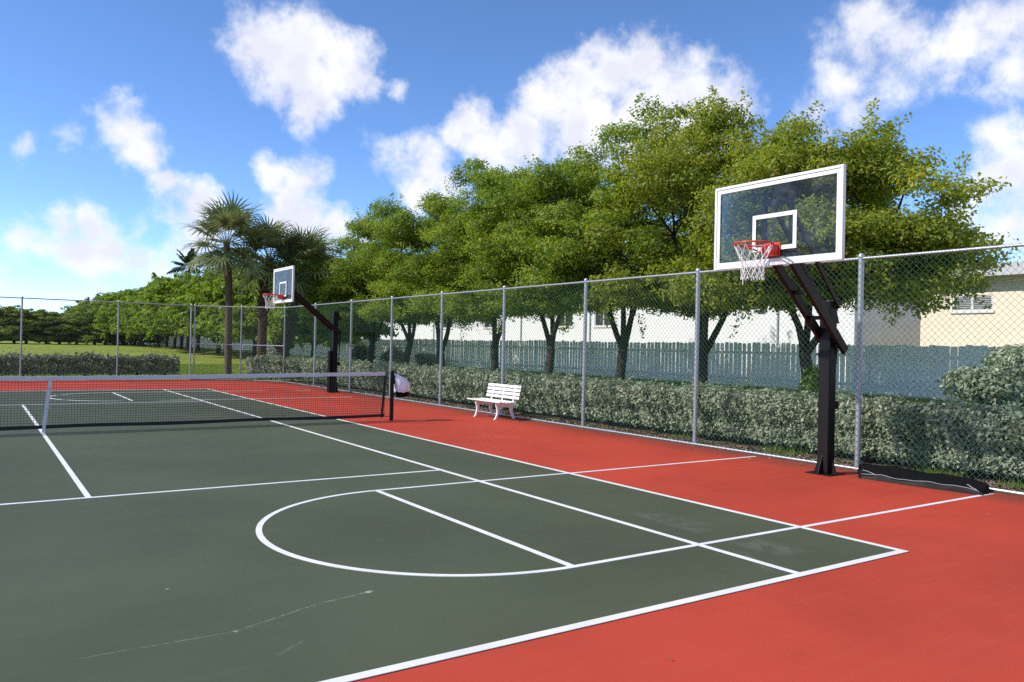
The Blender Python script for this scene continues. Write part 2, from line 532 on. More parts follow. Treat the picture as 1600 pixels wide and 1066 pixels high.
# ------------------------------------------------------------------ mesh helpers
class MB:
    def __init__(s):
        s.v, s.f = [], []

    def add(s, vs, fs):
        o = len(s.v)
        s.v += [tuple(p) for p in vs]
        s.f += [tuple(i + o for i in q) for q in fs]
        return s

    def box(s, x0, x1, y0, y1, z0, z1, mtx=None):
        vs = [Vector((x, y, z)) for z in (z0, z1) for y in (y0, y1) for x in (x0, x1)]
        if mtx:
            vs = [mtx @ p for p in vs]
        return s.add(vs, [(0, 2, 3, 1), (4, 5, 7, 6), (0, 1, 5, 4), (2, 6, 7, 3), (0, 4, 6, 2), (1, 3, 7, 5)])

    def tube(s, pts, rad, n=8, cap=True, closed=False):
        pts = [Vector(p) for p in pts]
        k = len(pts)
        rads = rad if isinstance(rad, (list, tuple)) else [rad] * k
        vs, fs = [], []
        ref = None
        for i, p in enumerate(pts):
            if closed:
                t = pts[(i + 1) % k] - pts[i - 1]
            else:
                t = pts[min(i + 1, k - 1)] - pts[max(i - 1, 0)]
            t.normalize()
            if ref is None:
                ref = Vector((0, 0, 1)) if abs(t.z) < 0.9 else Vector((1, 0, 0))
            a = (ref - t * ref.dot(t)).normalized()
            ref = a
            bb = t.cross(a)
            for j in range(n):
                th = 2 * PI * j / n
                vs.append(p + (a * math.cos(th) + bb * math.sin(th)) * rads[i])
        m = k if closed else k - 1
        for i in range(m):
            for j in range(n):
                i2 = (i + 1) % k
                fs.append((i * n + j, i * n + (j + 1) % n, i2 * n + (j + 1) % n, i2 * n + j))
        if cap and not closed:
            fs.append(tuple(range(n - 1, -1, -1)))
            fs.append(tuple((k - 1) * n + j for j in range(n)))
        return s.add(vs, fs)

    def bar(s, a, b, w, h, side=Vector((0, 1, 0))):
        """rectangular bar from a to b: w along side, h across"""
        a, b = Vector(a), Vector(b)
        t = (b - a).normalized()
        sd = (side - t * side.dot(t)).normalized()
        u = t.cross(sd)
        vs = []
        for p in (a, b):
            for (i, j) in ((-1, -1), (1, -1), (1, 1), (-1, 1)):
                vs.append(p + sd * (i * w / 2) + u * (j * h / 2))
        return s.add(vs, [(3, 2, 1, 0), (4, 5, 6, 7), (0, 1, 5, 4), (1, 2, 6, 5), (2, 3, 7, 6), (3, 0, 4, 7)])

    def prism(s, poly, axis, a, b):
        """polygon (u,v) extruded along axis 0/1/2 between a and b"""
        n = len(poly)
        def P(u, v, w):
            return {0: (w, u, v), 1: (u, w, v), 2: (u, v, w)}[axis]
        vs = [P(u, v, a) for u, v in poly] + [P(u, v, b) for u, v in poly]
        fs = [tuple(range(n)), tuple(range(2 * n - 1, n - 1, -1))]
        fs += [(i, (i + 1) % n, n + (i + 1) % n, n + i) for i in range(n)]
        return s.add(vs, fs)

    def mesh(s, name):
        me = bpy.data.meshes.new(name)
        me.from_pydata(s.v, [], s.f)
        me.update()
        return me

    def obj(s, name, m, parent=None, smooth=False, bevel=0.0, recalc=True):
        me = s.mesh(name)
        if recalc:
            import bmesh
            bm = bmesh.new()
            bm.from_mesh(me)
            bmesh.ops.recalc_face_normals(bm, faces=bm.faces)
            bm.to_mesh(me)
            bm.free()
        o = link(name, me, m, parent)
        if smooth:
            me.polygons.foreach_set('use_smooth', [True] * len(me.polygons))
            if hasattr(me, 'set_sharp_from_angle'):
                me.set_sharp_from_angle(angle=math.radians(40))
        if bevel:
            md = o.modifiers.new('bevel', 'BEVEL')
            md.width = bevel
            md.segments = 2
            md.limit_method = 'ANGLE'
        return o


def link(name, me, m, parent=None):
    if m is not None and len(me.materials) == 0:
        me.materials.append(m)
    o = bpy.data.objects.new(name, me)
    COL.objects.link(o)
    if parent is not None:
        o.parent = parent
    return o


def tag(o, label=None, cat=None, group=None, kind=None):
    for k, v in (('label', label), ('category', cat), ('group', group), ('kind', kind)):
        if v:
            o[k] = v
    return o


def thing(name, label, cat, loc=(0, 0, 0), rz=0.0, group=None):
    o = bpy.data.objects.new(name, None)
    o.empty_display_size = 0.2
    COL.objects.link(o)
    o.location = loc
    o.rotation_euler = (0, 0, rz)
    return tag(o, label, cat, group)


def copy_tree(o, parent=None):
    c = o.copy()
    COL.objects.link(c)
    c.parent = parent
    for ch in list(o.children):
        copy_tree(ch, c)
    return c


def np_mesh(name, V, k, tint=None):
    """V: (faces*k, 3) array, one polygon of k corners after another"""
    V = np.ascontiguousarray(V, dtype=np.float32)
    n = len(V) // k
    me = bpy.data.meshes.new(name)
    me.vertices.add(len(V))
    me.vertices.foreach_set('co', V.ravel())
    me.loops.add(len(V))
    me.loops.foreach_set('vertex_index', np.arange(len(V), dtype=np.int32))
    me.polygons.add(n)
    me.polygons.foreach_set('loop_start', np.arange(0, len(V), k, dtype=np.int32))
    me.update(calc_edges=True)
    if tint is not None:
        a = me.attributes.new('tint', 'FLOAT', 'FACE')
        a.data.foreach_set('value', np.asarray(tint, dtype=np.float32))
    return me


def unit(a):
    return a / (np.linalg.norm(a, axis=1, keepdims=True) + 1e-9)


def leaves(P, Nrm, length, width, rng, droop=0.25):
    """rhombic leaves: centre P, facing Nrm; returns (n*4,3)"""
    n = len(P)
    r = rng.normal(size=(n, 3))
    r[:, 2] -= droop
    ax = unit(r - Nrm * (r * Nrm).sum(1, keepdims=True))
    sd = np.cross(Nrm, ax)
    L = (length * rng.uniform(0.7, 1.25, (n, 1)))
    W = (width * rng.uniform(0.75, 1.2, (n, 1)))
    V = np.empty((n, 4, 3))
    V[:, 0] = P - ax * L * 0.5
    V[:, 1] = P + sd * W * 0.5 - ax * L * 0.06 + Nrm * L * 0.06
    V[:, 2] = P + ax * L * 0.5
    V[:, 3] = P - sd * W * 0.5 - ax * L * 0.06 + Nrm * L * 0.06
    return V.reshape(-1, 3)


def vnoise(P, s, seed=0):
    """cheap smooth pseudo noise in -1..1"""
    a = P * s
    return (np.sin(a[:, 0] * 1.7 + seed) * np.cos(a[:, 1] * 1.3 + 2.1 * seed) + np.sin(a[:, 2] * 2.1 + a[:, 0] * 0.7 + seed * 0.3)
            + np.sin(a[:, 1] * 2.7 - a[:, 2] * 1.1 + seed * 1.7)) / 3.0


# ------------------------------------------------------------------ ground
def sstep(a, b, x):
    t = np.clip((x - a) / (b - a), 0, 1)
    return t * t * (3 - 2 * t)


def height(x, y):
    x, y = np.asarray(x, float), np.asarray(y, float)
    hx = 0.49 * sstep(10.9, 17.5, x)
    hy = 0.62 * sstep(20.5, 62, y)
    h = np.minimum(np.sqrt(hx * hx + hy * hy), 0.74)
    return h


def H(x, y):
    return float(height(x, y))


def ground():
    def axis(lo, hi, fine_lo, fine_hi, step):
        a = [fine_lo]
        while a[-1] < fine_hi:
            a.append(a[-1] + step)
        s = step
        while a[-1] < hi:
            s *= 1.35
            a.append(a[-1] + s)
        s = step
        while a[0] > lo:
            s *= 1.35
            a.insert(0, a[0] - s)
        return np.array(a)
    xs = axis(-2600, 2600, -14, 40, 0.9)
    ys = axis(-2600, 2600, -22, 110, 1.2)
    X, Y = np.meshgrid(xs, ys)
    Z = height(X, Y)
    soft = sstep(9.6, 12, X) + sstep(18.8, 22, Y)
    Z = Z - 0.03 + 0.035 * np.clip(soft, 0, 1) * np.sin(X * 0.9 + 1.3 * np.sin(Y * .4)) * np.cos(Y * 0.7) * np.exp(-((X - 10) / 60) ** 2)
    me = bpy.data.meshes.new('lawn')
    nx, ny = len(xs), len(ys)
    V = np.stack([X, Y, Z], -1).reshape(-1, 3)
    F = [(j * nx + i, j * nx + i + 1, (j + 1) * nx + i + 1, (j + 1) * nx + i) for j in range(ny - 1) for i in range(nx - 1)]
    me.from_pydata(V.tolist(), [], F)
    me.polygons.foreach_set('use_smooth', [True] * len(me.polygons))
    o = link('lawn', me, M_LAWN)
    tag(o, kind='structure')


ground()

FX = 9.36                                             # side fence line
APRON = [(-9.3, -24), (9.30, -24), (9.30, 16.0), (7.99, 17.36), (6.30, 18.27), (-9.3, 18.27)]
m = MB()
m.prism(APRON, 2, -0.12, 0.0)
tag(m.obj('court_apron', M_RED), kind='structure')
m = MB()
m.box(-5.485, 5.485, -11.885, 11.885, -0.02, 0.004)
tag(m.obj('court_surface', M_GREEN), kind='structure')
m = MB()
m.prism([(9.303, -24), (10.95, -24), (10.95, 15.5), (9.5, 17.5), (7.6, 19.0), (6.33, 18.28), (8.0, 17.37), (9.303, 16.0)], 2, -0.1, 0.012)
tag(m.obj('mulch_bed', M_MULCH), kind='structure')
m = MB()
m.box(-9.3, 6.32, 18.275, 19.9, -0.1, 0.006)
tag(m.obj('back_verge', M_LAWN), kind='structure')

# --- lines, each a part of the playing surface
surf = bpy.data.objects['court_surface']
apr = bpy.data.objects['court_apron']


def line(name, x0, x1, y0, y1, z0=0.002, z1=0.008, parent=surf):
    mm = MB()
    mm.box(x0, x1, y0, y1, z0, z1)
    return mm.obj(name, M_LINE, parent)


B = 11.885
line('baseline', -5.485, 5.485, -B, -B + 0.070)
line('baseline', -5.485, 5.485, B - 0.06, B)
for s in (-1, 1):
    line('doubles_sideline', s * 5.46 - 0.025, s * 5.46 + 0.025, -B + 0.070, B - 0.06)
    line('singles_sideline', s * 4.09 - 0.027, s * 4.09 + 0.027, -B + 0.070, B - 0.06)
    line('service_line', -4.063, 4.063, s * 6.40 - 0.027, s * 6.40 + 0.027)
line('centre_service_line', -0.027, 0.027, -6.373, 6.373)


def key(yc, xf, half, xend):
    for s in (-1, 1):
        y = yc + s * half
        for (a, bq) in ((xf, 4.063), (4.117, 5.435), (5.485, xend)):
            on = surf if bq < 5.5 else apr
            line('lane_line', a, bq, y - 0.026, y + 0.026, 0.002 if bq < 5.5 else -0.004, 0.008 if bq < 5.5 else 0.0045, on)
    line('free_throw_line', xf - 0.027, xf + 0.027, yc - half + 0.026, yc + half - 0.026)
    mm = MB()
    n = 64
    ri, ro = half - 0.026, half + 0.026
    vs, fs = [], []
    for i in range(n + 1):
        th = PI / 2 + PI * i / n
        for r in (ri, ro):
            vs.append((xf + r * math.cos(th), yc + r * math.sin(th), 0.008))
            vs.append((xf + r * math.cos(th), yc + r * math.sin(th), 0.002))
    for i in range(n):
        a, c = i * 4, i * 4 + 4
        fs += [(a, a + 2, c + 2, c), (a + 1, c + 1, c + 3, a + 3), (a, c, c + 1, a + 1), (a + 2, a + 3, c + 3, c + 2)]
    mm.add(vs, fs)
    mm.obj('free_throw_arc', M_LINE, surf)


key(-9.102, 2.74, 1.747, 9.18)
key(8.81, 2.46, 1.76, 8.5)


# ------------------------------------------------------------------ buildings
def wall_with_holes(mb, axis, at, thick, u0, u1, z0, z1, holes):
    """wall in a plane (axis 0: x=at, u is y), split round rectangular openings"""
    holes = sorted(holes)
    cuts = [u0]
    def bx(a, bq, c, d):
        if bq - a < 1e-4 or d - c < 1e-4:
            return
        if axis == 0:
            mb.box(at, at + thick, a, bq, c, d)
        else:
            mb.box(a, bq, at, at + thick, c, d)
    last = u0
    for (a, bq, c, d) in holes:
        bx(last, a, z0, z1)
        bx(a, bq, z0, c)
        bx(a, bq, d, z1)
        last = bq
    bx(last, u1, z0, z1)


def window(parent, x, y0, y1, z0, z1, mull=1, louvres=0):
    """a window set into a wall facing -x"""
    f = MB()
    t = 0.045
    f.box(x + 0.02, x + 0.10, y0, y1, z0, z0 + t)
    f.box(x + 0.02, x + 0.10, y0, y1, z1 - t, z1)
    f.box(x + 0.02, x + 0.10, y0, y0 + t, z0 + t, z1 - t)
    f.box(x + 0.02, x + 0.10, y1 - t, y1, z0 + t, z1 - t)
    for k in range(mull):
        yc = y0 + (y1 - y0) * (k + 1) / (mull + 1)
        f.box(x + 0.015, x + 0.095, yc - 0.035, yc + 0.035, z0 + t, z1 - t)
    fr = f.obj('window', M_ALU, parent)
    p = MB()
    p.box(x + 0.075, x + 0.085, y0 + t, y1 - t, z0 + t, z1 - t)
    p.obj('pane', M_PANE, fr)
    for k in range(louvres):
        z = z0 + t + (z1 - z0 - 2 * t) * (k + 0.5) / louvres
        q = MB()
        mt = Matrix.Translation((x + 0.05, 0, z)) @ Matrix.Rotation(math.radians(38), 4, 'Y')
        q.box(-0.004, 0.004, y0 + t, y1 - t, -(z1 - z0) / louvres * 0.5, (z1 - z0) / louvres * 0.5, mt)
        q.obj('louvre', M_LOUVRE, fr)
    s = MB()
    s.box(x - 0.05, x + 0.10, y0 - 0.05, y1 + 0.05, z0 - 0.06, z0 - 0.004)
    s.obj('sill', M_WHITE, fr)
    return fr


WX = 24.0
white = thing('white_building', 'long low white stucco building behind the picket fence and trees', 'building', (0, 0, 0))
holes = [(y, y + 1.3, 2.70, 3.60) for y in (12.9, 15.9, 23.0, 28.0, 33.0, 38.5, 44.0, 50.0, 56.0)]
m = MB()
wall_with_holes(m, 0, WX, 0.25, 0.43, 110.0, 0.2, 4.3, holes)
m.box(WX + 0.25, WX + 12, 0.43, 0.68, 0.2, 4.3)
m.box(WX + 0.25, WX + 12, 109.75, 110.0, 0.2, 4.3)
m.obj('wall', M_STUCCO, white)
m = MB()
m.box(WX - 0.40, WX + 12.2, 0.28, 110.4, 4.303, 4.5)
rf = m.obj('roof', M_ROOF, white)
m = MB()
m.box(WX - 0.47, WX - 0.403, 0.23, 110.45, 4.22, 4.52)
m.obj('fascia', M_FASCIA, rf)
for (y0, y1, z0, z1) in holes:
    window(white, WX, y0 + 0.003, y1 - 0.003, z0 + 0.003, z1 - 0.003, 1)
for y in (3.55, 14.5, 20.4, 30.4, 41.2):
    m = MB()
    m.tube([(WX - 0.05, y, 0.4), (WX - 0.05, y, 4.28)], 0.035, 8)
    m.obj('downspout', M_FASCIA, white)
m = MB()
m.box(WX - 0.22, WX - 0.002, 4.15, 4.6, 3.33, 3.55)
m.box(WX - 0.19, WX - 0.03, 4.2, 4.55, 3.25, 3.33)
m.obj('wall_light', M_FASCIA, white)

YX = 24.03
yel = thing('cream_building', 'cream stucco building with a grey roof edge and a louvred window at far right', 'building', (0, 0, 0))
holes = [(-4.01, -2.83, 3.02, 3.50), (-8.5, -7.3, 3.02, 3.50), (-13, -11.8, 3.02, 3.50)]
m = MB()
wall_with_holes(m, 0, YX, 0.25, -24.0, -1.85, 0.2, 4.17, holes)
m.box(YX + 0.25, YX + 9, -2.1, -1.85, 0.2, 4.17)
m.obj('wall', M_YELLOW, yel)
m = MB()
m.box(YX - 0.45, YX + 10, -24.6, -1.55, 4.173, 4.27)
rf = m.obj('roof', M_ROOF, yel)
m = MB()
m.box(YX - 0.52, YX - 0.453, -24.7, -1.5, 4.02, 4.38)
m.obj('fascia', M_FASCIA, rf)
for (y0, y1, z0, z1) in holes:
    window(yel, YX, y0 + 0.003, y1 - 0.003, z0 + 0.003, z1 - 0.003, 1, 7)


# ------------------------------------------------------------------ white picket fence
PXX = 20.0
pf = thing('picket_fence', 'white wooden picket fence in tree shade behind the silver hedge', 'fence', (PXX, 0, 0))
def picket_mesh(w, h, cut):
    mm = MB()
    pts = [(-w / 2, 0), (w / 2, 0), (w / 2, h - cut), (w / 2 - cut, h), (-w / 2 + cut, h), (-w / 2, h - cut)]
    mm.prism(pts, 0, -0.011, 0.011)
    return mm.mesh('picket')
pk = [picket_mesh(0.148, 1.46, 0.035), picket_mesh(0.143, 1.44, 0.03), picket_mesh(0.15, 1.48, 0.04)]
pk_wide = [picket_mesh(0.178, 1.46, 0.02), picket_mesh(0.180, 1.44, 0.02), picket_mesh(0.176, 1.47, 0.02)]
for q in pk + pk_wide:
    q.materials.append(M_PICKET)
y = -9.8
i = 0
while i < 296:
    wide = y < -2.1
    me = random.choice(pk_wide if wide else pk)
    o = bpy.data.objects.new('picket', me)
    COL.objects.link(o)
    o.parent = pf
    o.location = (random.uniform(-0.004, 0.004), y, H(PXX, y) - 0.03 + 0.02 * math.sin(y * 0.6) + random.uniform(-0.012, 0.012))
    o.rotation_euler = (random.uniform(-0.012, 0.012), 0, random.uniform(-0.03, 0.03))
    y += 0.187
    i += 1
m = MB()
yy = y
while yy < 130:
    z = H(PXX, yy) - 0.03
    m.box(-0.011, 0.011, yy - 0.074, yy + 0.074, z, z + 1.45)
    yy += 0.187
o = m.obj('picket_run', M_PICKET, pf, recalc=False)
o['kind'] = 'stuff'
for dz in (0.28, 1.12):
    m = MB()
    yb = -10.0
    while yb < 130:
        m.bar((0.042, yb, H(PXX, yb) + dz), (0.042, yb + 2.43, H(PXX, yb + 2.43) + dz), 0.04, 0.085, Vector((1, 0, 0)))
        yb += 2.44
    m.obj('rail', M_PICKET, pf)
yb = -10.0
pm = MB()
pm.box(-0.05, 0.05, -0.05, 0.05, 0, 1.5)
pme = pm.mesh('fence_post')
pme.materials.append(M_PICKET)
while yb < 130:
    o = bpy.data.objects.new('fence_post', pme)
    COL.objects.link(o)
    o.parent = pf
    o.location = (0.115, yb, H(PXX, yb) - 0.1)
    yb += 2.44


# ------------------------------------------------------------------ chain link fences
def chain_link(mb, a, b, z0, z1, pitch, r):
    """two families of straight diagonal wires woven a wire apart"""
    a, b = Vector((a[0], a[1], 0)), Vector((b[0], b[1], 0))
    L = (b - a).length
    t = (b - a) / L
    nrm = Vector((t.y, -t.x, 0))
    hh = z1 - z0
    k0 = -int(hh / pitch) - 1
    for fam in (-1, 1):
        off = nrm * (fam * r * 0.7)
        k = k0
        while k * pitch < L:
            u = k * pitch
            u0, u1 = max(u, 0), min(u + hh, L)
            if u1 - u0 > 0.01:
                za, zb = z0 + (u0 - u), z0 + (u1 - u)
                if fam < 0:
                    za, zb = z0 + z1 - za, z0 + z1 - zb
                p, q = a + t * u0 + off, a + t * u1 + off
                p.z, q.z = za, zb
                d = (q - p).normalized()
                s1 = nrm * r
                s2 = d.cross(nrm) * r
                vs = []
                for c in (p, q):
                    for j in range(3):
                        th = 2 * PI * j / 3 + 0.5
                        vs.append(c + s1 * math.cos(th) + s2 * math.sin(th))
                mb.add(vs, [(0, 1, 4, 3), (1, 2, 5, 4), (2, 0, 3, 5)])
            k += 1


FH = 3.01


def post_mesh(r, h):
    mm = MB()
    mm.tube([(0, 0, -0.05), (0, 0, h)], r, 12)
    mm.tube([(0, 0, h), (0, 0, h + 0.02), (0, 0, h + 0.05), (0, 0, h + 0.062)], [r * 1.15, r * 1.2, r * 0.85, r * 0.2], 12)
    for z in (0.3, 0.9, 1.5, 2.1, 2.7):
        mm.tube([(0, 0, z - 0.008), (0, 0, z + 0.008)], r * 1.1, 12)
    return mm


def fence(label, pts, posts, mid=False, thin=False, wire=M_WIRE, r=0.0019, bottom=True):
    root = thing('chain_link_fence', label, 'fence', (0, 0, 0))
    pm = post_mesh(0.030 if thin else 0.038, FH)
    pm_me = None
    for (x, y) in posts:
        if pm_me is None:
            o = pm.obj('fence_post', M_GALV, root, smooth=True)
            pm_me = o.data
        else:
            o = bpy.data.objects.new('fence_post', pm_me)
            COL.objects.link(o)
            o.parent = root
        o.location = (x, y, 0)
    m = MB()
    m.tube([(x, y, FH - 0.015) for x, y in pts], 0.021, 10)
    m.obj('top_rail', M_GALV, root, smooth=True)
    if mid:
        m = MB()
        m.tube([(x, y, 1.45) for x, y in pts], 0.019, 8)
        m.obj('middle_rail', M_GALV, root, smooth=True)
    if bottom:
        m = MB()
        m.tube([(x - 0.02, y, 0.028) for x, y in pts], 0.019, 8)
        m.obj('bottom_rail', M_GALV, root, smooth=True)
    m = MB()
    for (p, q) in zip(pts[:-1], pts[1:]):
        p, q = Vector(p), Vector(q)
        t = (q - p).normalized()
        nn = Vector((t.y, -t.x)) * -0.045
        chain_link(m, p + nn, q + nn, 0.04, FH + 0.01, 0.090, r)
    o = m.obj('chain_link_mesh', wire, root, recalc=False)
    o['kind'] = 'stuff'
    return root


side_posts = [(FX, yy) for yy in (-18.1, -15.05, -12.01, -8.97, -5.92, -2.88, 0.13, 3.13, 6.19, 9.26, 12.6)]
fence('tall green mesh chain link fence along the right side of the court', [(FX, -20.5), (FX, 16.04)], side_posts)
fence('short angled chain link fence section with a middle rail at the far court corner', [(FX, 16.06), (8.03, 17.43), (6.38, 18.34)],
      [(FX, 16.06), (8.03, 17.43), (6.42, 18.32)], mid=True, thin=True, wire=M_DKWIRE)
fence('chain link fence across the far left end of the court', [(6.28, 18.34), (-9.3, 18.34)],
      [(6.28, 18.34), (3.62, 18.34), (0.45, 18.34), (-2.6, 18.34), (-5.7, 18.34), (-8.8, 18.34)], thin=True, wire=M_DKWIRE, r=0.0019, bottom=False)


# ------------------------------------------------------------------ basketball hoops
def hoop(name, label, px, py, bx, by, z0, z1, hw, top, pad):
    """pole at px,py; backboard face plane bx, centre by; faces -x"""
    root = thing(name, label, 'basketball hoop', (px, py, 0), 0, 'basketball hoops beside the court')
    X = bx - px                                       # board face, local
    Y = by - py
    m = MB()
    m.box(-0.082, 0.082, -0.082, 0.082, 0.012, top)
    m.obj('pole', M_BLACK, root, bevel=0.012)
    m = MB()
    m.box(-0.19, 0.19, -0.19, 0.19, 0.0, 0.012)
    m.obj('base_plate', M_BLACK, root)
    for k in range(4):
        g_ = MB()
        g_.prism([(0.083, 0.012), (0.175, 0.012), (0.165, 0.04), (0.083, 0.26)], 1, -0.006, 0.006)
        o = g_.obj('base_gusset', M_BLACK, root)
        o.rotation_euler = (0, 0, k * PI / 2)
    for (zb) in (0.9, 1.58):
        c = MB()
        c.box(-0.088, 0.088, -0.088, 0.088, zb, zb + 0.07)
        c.obj('collar', M_BLACK, root)
    # twin lower beams straddling the pole, with cross ties
    a0 = Vector((0.21, 0, top - 0.68))
    a1 = Vector((X + 0.115, 0, z0 + (0.52 if pad else 0.16)))
    if pad:
        a0 = Vector((0.13, 0, top - 0.72))
        for s in (-1, 1):
            m = MB()
            m.bar((X + 0.105, Y + s * 0.125, z0 + 0.10), a0.lerp(a1, 0.70) + Vector((0, s * 0.125 + Y * 0.7, 0)), 0.04, 0.08)
            m.obj('board_strut', M_BROWN, root)
    for s in (-1, 1):
        m = MB()
        sh = Vector((0, s * 0.125 + Y * 0, 0))
        m.bar(a0 + sh, a1 + sh + Vector((0, Y, 0)), 0.05, 0.125)
        m.obj('lower_arm', M_BROWN, root, bevel=0.006)
    for t in (0.08, 0.36, 0.62):
        p = a0.lerp(a1, t)
        m = MB()
        m.bar(p + Vector((0, -0.10, 0)), p + Vector((0, 0.10, 0)), 0.09, 0.05, Vector((1, 0, 0)))
        m.obj('cross_tie', M_BROWN, root)
    # parallel upper arms
    u0 = Vector((0.06, 0, top - 0.07))
    u1 = Vector((X + 0.115, 0, z0 + 0.80))
    for s in (() if pad else (-1, 1)):
        m = MB()
        sh = Vector((0, s * 0.115, 0))
        m.bar(u0 + sh, u1 + sh + Vector((0, Y, 0)), 0.03, 0.06)
        m.obj('upper_arm', M_BROWN, root)
    # back frame that carries the board
    m = MB()
    for s in (-1, 1):
        m.box(X + 0.055, X + 0.105, Y + s * 0.20 - 0.025, Y + s * 0.20 + 0.025, z0 + 0.02, z0 + 0.92)
    m.box(X + 0.056, X + 0.104, Y - 0.175, Y + 0.175, z0 + 0.12, z0 + 0.22)
    m.box(X + 0.056, X + 0.104, Y - 0.175, Y + 0.175, z0 + 0.76, z0 + 0.84)
    m.obj('back_frame', M_BLACK, root)
    # crank actuator behind the pole
    m = MB()
    m.tube([(0.16, 0, 0.95), (0.16, 0, 1.52)], 0.016, 8)
    m.tube([(0.16, 0, 1.50), (0.19, 0, top - 0.62)], 0.028, 8)
    m.box(0.084, 0.20, -0.05, 0.05, 0.88, 0.99)
    m.obj('height_adjuster', M_BLACK, root)
    m = MB()
    m.prism([(0.084, top - 0.02), (0.10, top - 0.02), (0.21, top - 0.30), (0.084, top - 0.26)], 1, -0.03, 0.03)
    m.obj('top_bracket', M_BLACK, root)
    m = MB()
    m.tube([(0.05, -0.165, a0.z + 0.16), (0.05, 0.165, a0.z + 0.16)], 0.014, 8)
    m.tube([(0.05, -0.14, top - 0.09), (0.05, 0.14, top - 0.09)], 0.012, 8)
    m.obj('pivot_bolt', M_BLACK, root)
    # the board
    bb = MB()
    bb.box(X + 0.012, X + 0.024, Y - hw + 0.03, Y + hw - 0.03, z0 + 0.03, z1 - 0.03)
    board = bb.obj('backboard', M_GLASS, root)
    f = MB()
    t = 0.035
    f.box(X - 0.004, X + 0.052, Y - hw, Y + hw, z0, z0 + t)
    f.box(X - 0.004, X + 0.052, Y - hw, Y + hw, z1 - t, z1)
    f.box(X - 0.004, X + 0.052, Y - hw, Y - hw + t, z0 + t, z1 - t)
    f.box(X - 0.004, X + 0.052, Y + hw - t, Y + hw, z0 + t, z1 - t)
    f.obj('board_frame', M_WHITE, board, bevel=0.004)
    s_ = MB()
    a, w = hw - t - 0.004, 0.048
    zz0, zz1 = z0 + t + 0.004, z1 - t - 0.004
    s_.box(X + 0.006, X + 0.0115, Y - a, Y + a, zz0, zz0 + w)
    s_.box(X + 0.006, X + 0.0115, Y - a, Y + a, zz1 - w, zz1)
    s_.box(X + 0.006, X + 0.0115, Y - a, Y - a + w, zz0 + w, zz1 - w)
    s_.box(X + 0.006, X + 0.0115, Y + a - w, Y + a, zz0 + w, zz1 - w)
    s_.obj('border_stripe', M_WHITE, board)
    s_ = MB()
    h0, h1, qw, w = z0 + 0.19, z0 + 0.655, 0.33, 0.052
    s_.box(X + 0.006, X + 0.0115, Y - qw, Y + qw, h0, h0 + w)
    s_.box(X + 0.006, X + 0.0115, Y - qw, Y + qw, h1 - w, h1)
    s_.box(X + 0.006, X + 0.0115, Y - qw, Y - qw + w, h0 + w, h1 - w)
    s_.box(X + 0.006, X + 0.0115, Y + qw - w, Y + qw, h0 + w, h1 - w)
    s_.obj('shooter_square', M_WHITE, board)
    # rim, bracket, net
    rz, rr = z0 + 0.235, 0.228
    cx = X - 0.15 - rr
    m = MB()
    m.tube([(cx + rr * math.cos(2 * PI * k / 40), Y + rr * math.sin(2 * PI * k / 40), rz) for k in range(40)], 0.011, 8, closed=True)
    for k in range(12):
        th = 2 * PI * (k + 0.5) / 12
        q = Vector((cx + rr * math.cos(th), Y + rr * math.sin(th), rz - 0.012))
        m.tube([q + Vector((-math.sin(th) * 0.012, math.cos(th) * 0.012, 0)), q + Vector((0, 0, -0.016)), q + Vector((math.sin(th) * 0.012, -math.cos(th) * 0.012, 0))], 0.004, 5)
    rim = m.obj('rim', M_RIM, root, smooth=True)
    m = MB()
    m.box(X - 0.012, X - 0.0045, Y - 0.11, Y + 0.11, rz - 0.13, rz + 0.045)
    m.box(X - 0.075, X - 0.012, Y - 0.085, Y + 0.085, rz - 0.125, rz + 0.015)
    m.prism([(X - 0.075, rz - 0.12), (X - 0.075, rz + 0.012), (X - 0.165, rz + 0.012), (X - 0.165, rz - 0.010)], 1, Y - 0.08, Y + 0.08)
    for s in (-1, 1):
        m.tube([(X - 0.08, Y + s * 0.075, rz - 0.09), (cx + rr * 0.55, Y + s * 0.15, rz - 0.03), (cx + rr * 0.38, Y + s * rr * 0.92, rz - 0.012)], 0.011, 6)
    m.obj('rim_bracket', M_RIM, rim, bevel=0.003)
    # cord net: rows of crossing strands
    m = MB()
    rows = [(0.0, rr), (0.13, 0.175), (0.20, 0.145), (0.27, 0.130), (0.34, 0.128), (0.41, 0.133)]
    nn = 12
    rr_ = random.Random(int(abs(py) * 100))
    for k in range(nn):
        for sgn in (-1, 1):
            pts = []
            for r_i, (dz, r) in enumerate(rows):
                th = 2 * PI * (k + 0.5 + sgn * 0.5 * r_i) / nn
                jit = 0 if r_i == 0 else rr_.uniform(-0.012, 0.012)
                pts.append((cx + (r + jit) * math.cos(th), Y + (r + jit) * math.sin(th), rz - 0.02 - dz + jit))
            m.tube(pts, 0.0045, 5)
        th = 2 * PI * (k + 0.5) / nn
        r = rows[-1][1]
        m.tube([(cx + r * math.cos(th), Y + r * math.sin(th), rz - 0.415), (cx + (r + 0.006) * math.cos(th), Y + r * math.sin(th), rz - 0.44)], 0.009, 5)
    m.tube([(cx - 0.06, Y + 0.10, rz - 0.41), (cx - 0.055, Y + 0.10, rz - 0.50)], 0.006, 5)
    o = m.obj('hoop_net', M_CORD, rim, recalc=False)
    if pad:
        p = MB()
        p.box(-0.20, -0.084, -0.11, 0.11, 0.03, 1.36)
        p.obj('pole_pad', M_VINYL, root, bevel=0.03)
    return root


hoop('basketball_hoop', 'near basketball hoop on a bare black pole with clear backboard', 8.66, -8.94, 7.24, -9.105, 2.73, 3.83, 0.955, 2.36, False)
hoop('basketball_hoop', 'far basketball hoop with a padded black pole beyond the tennis net', 8.80, 9.28, 6.98, 9.11, 2.845, 3.945, 0.935, 2.65, True)

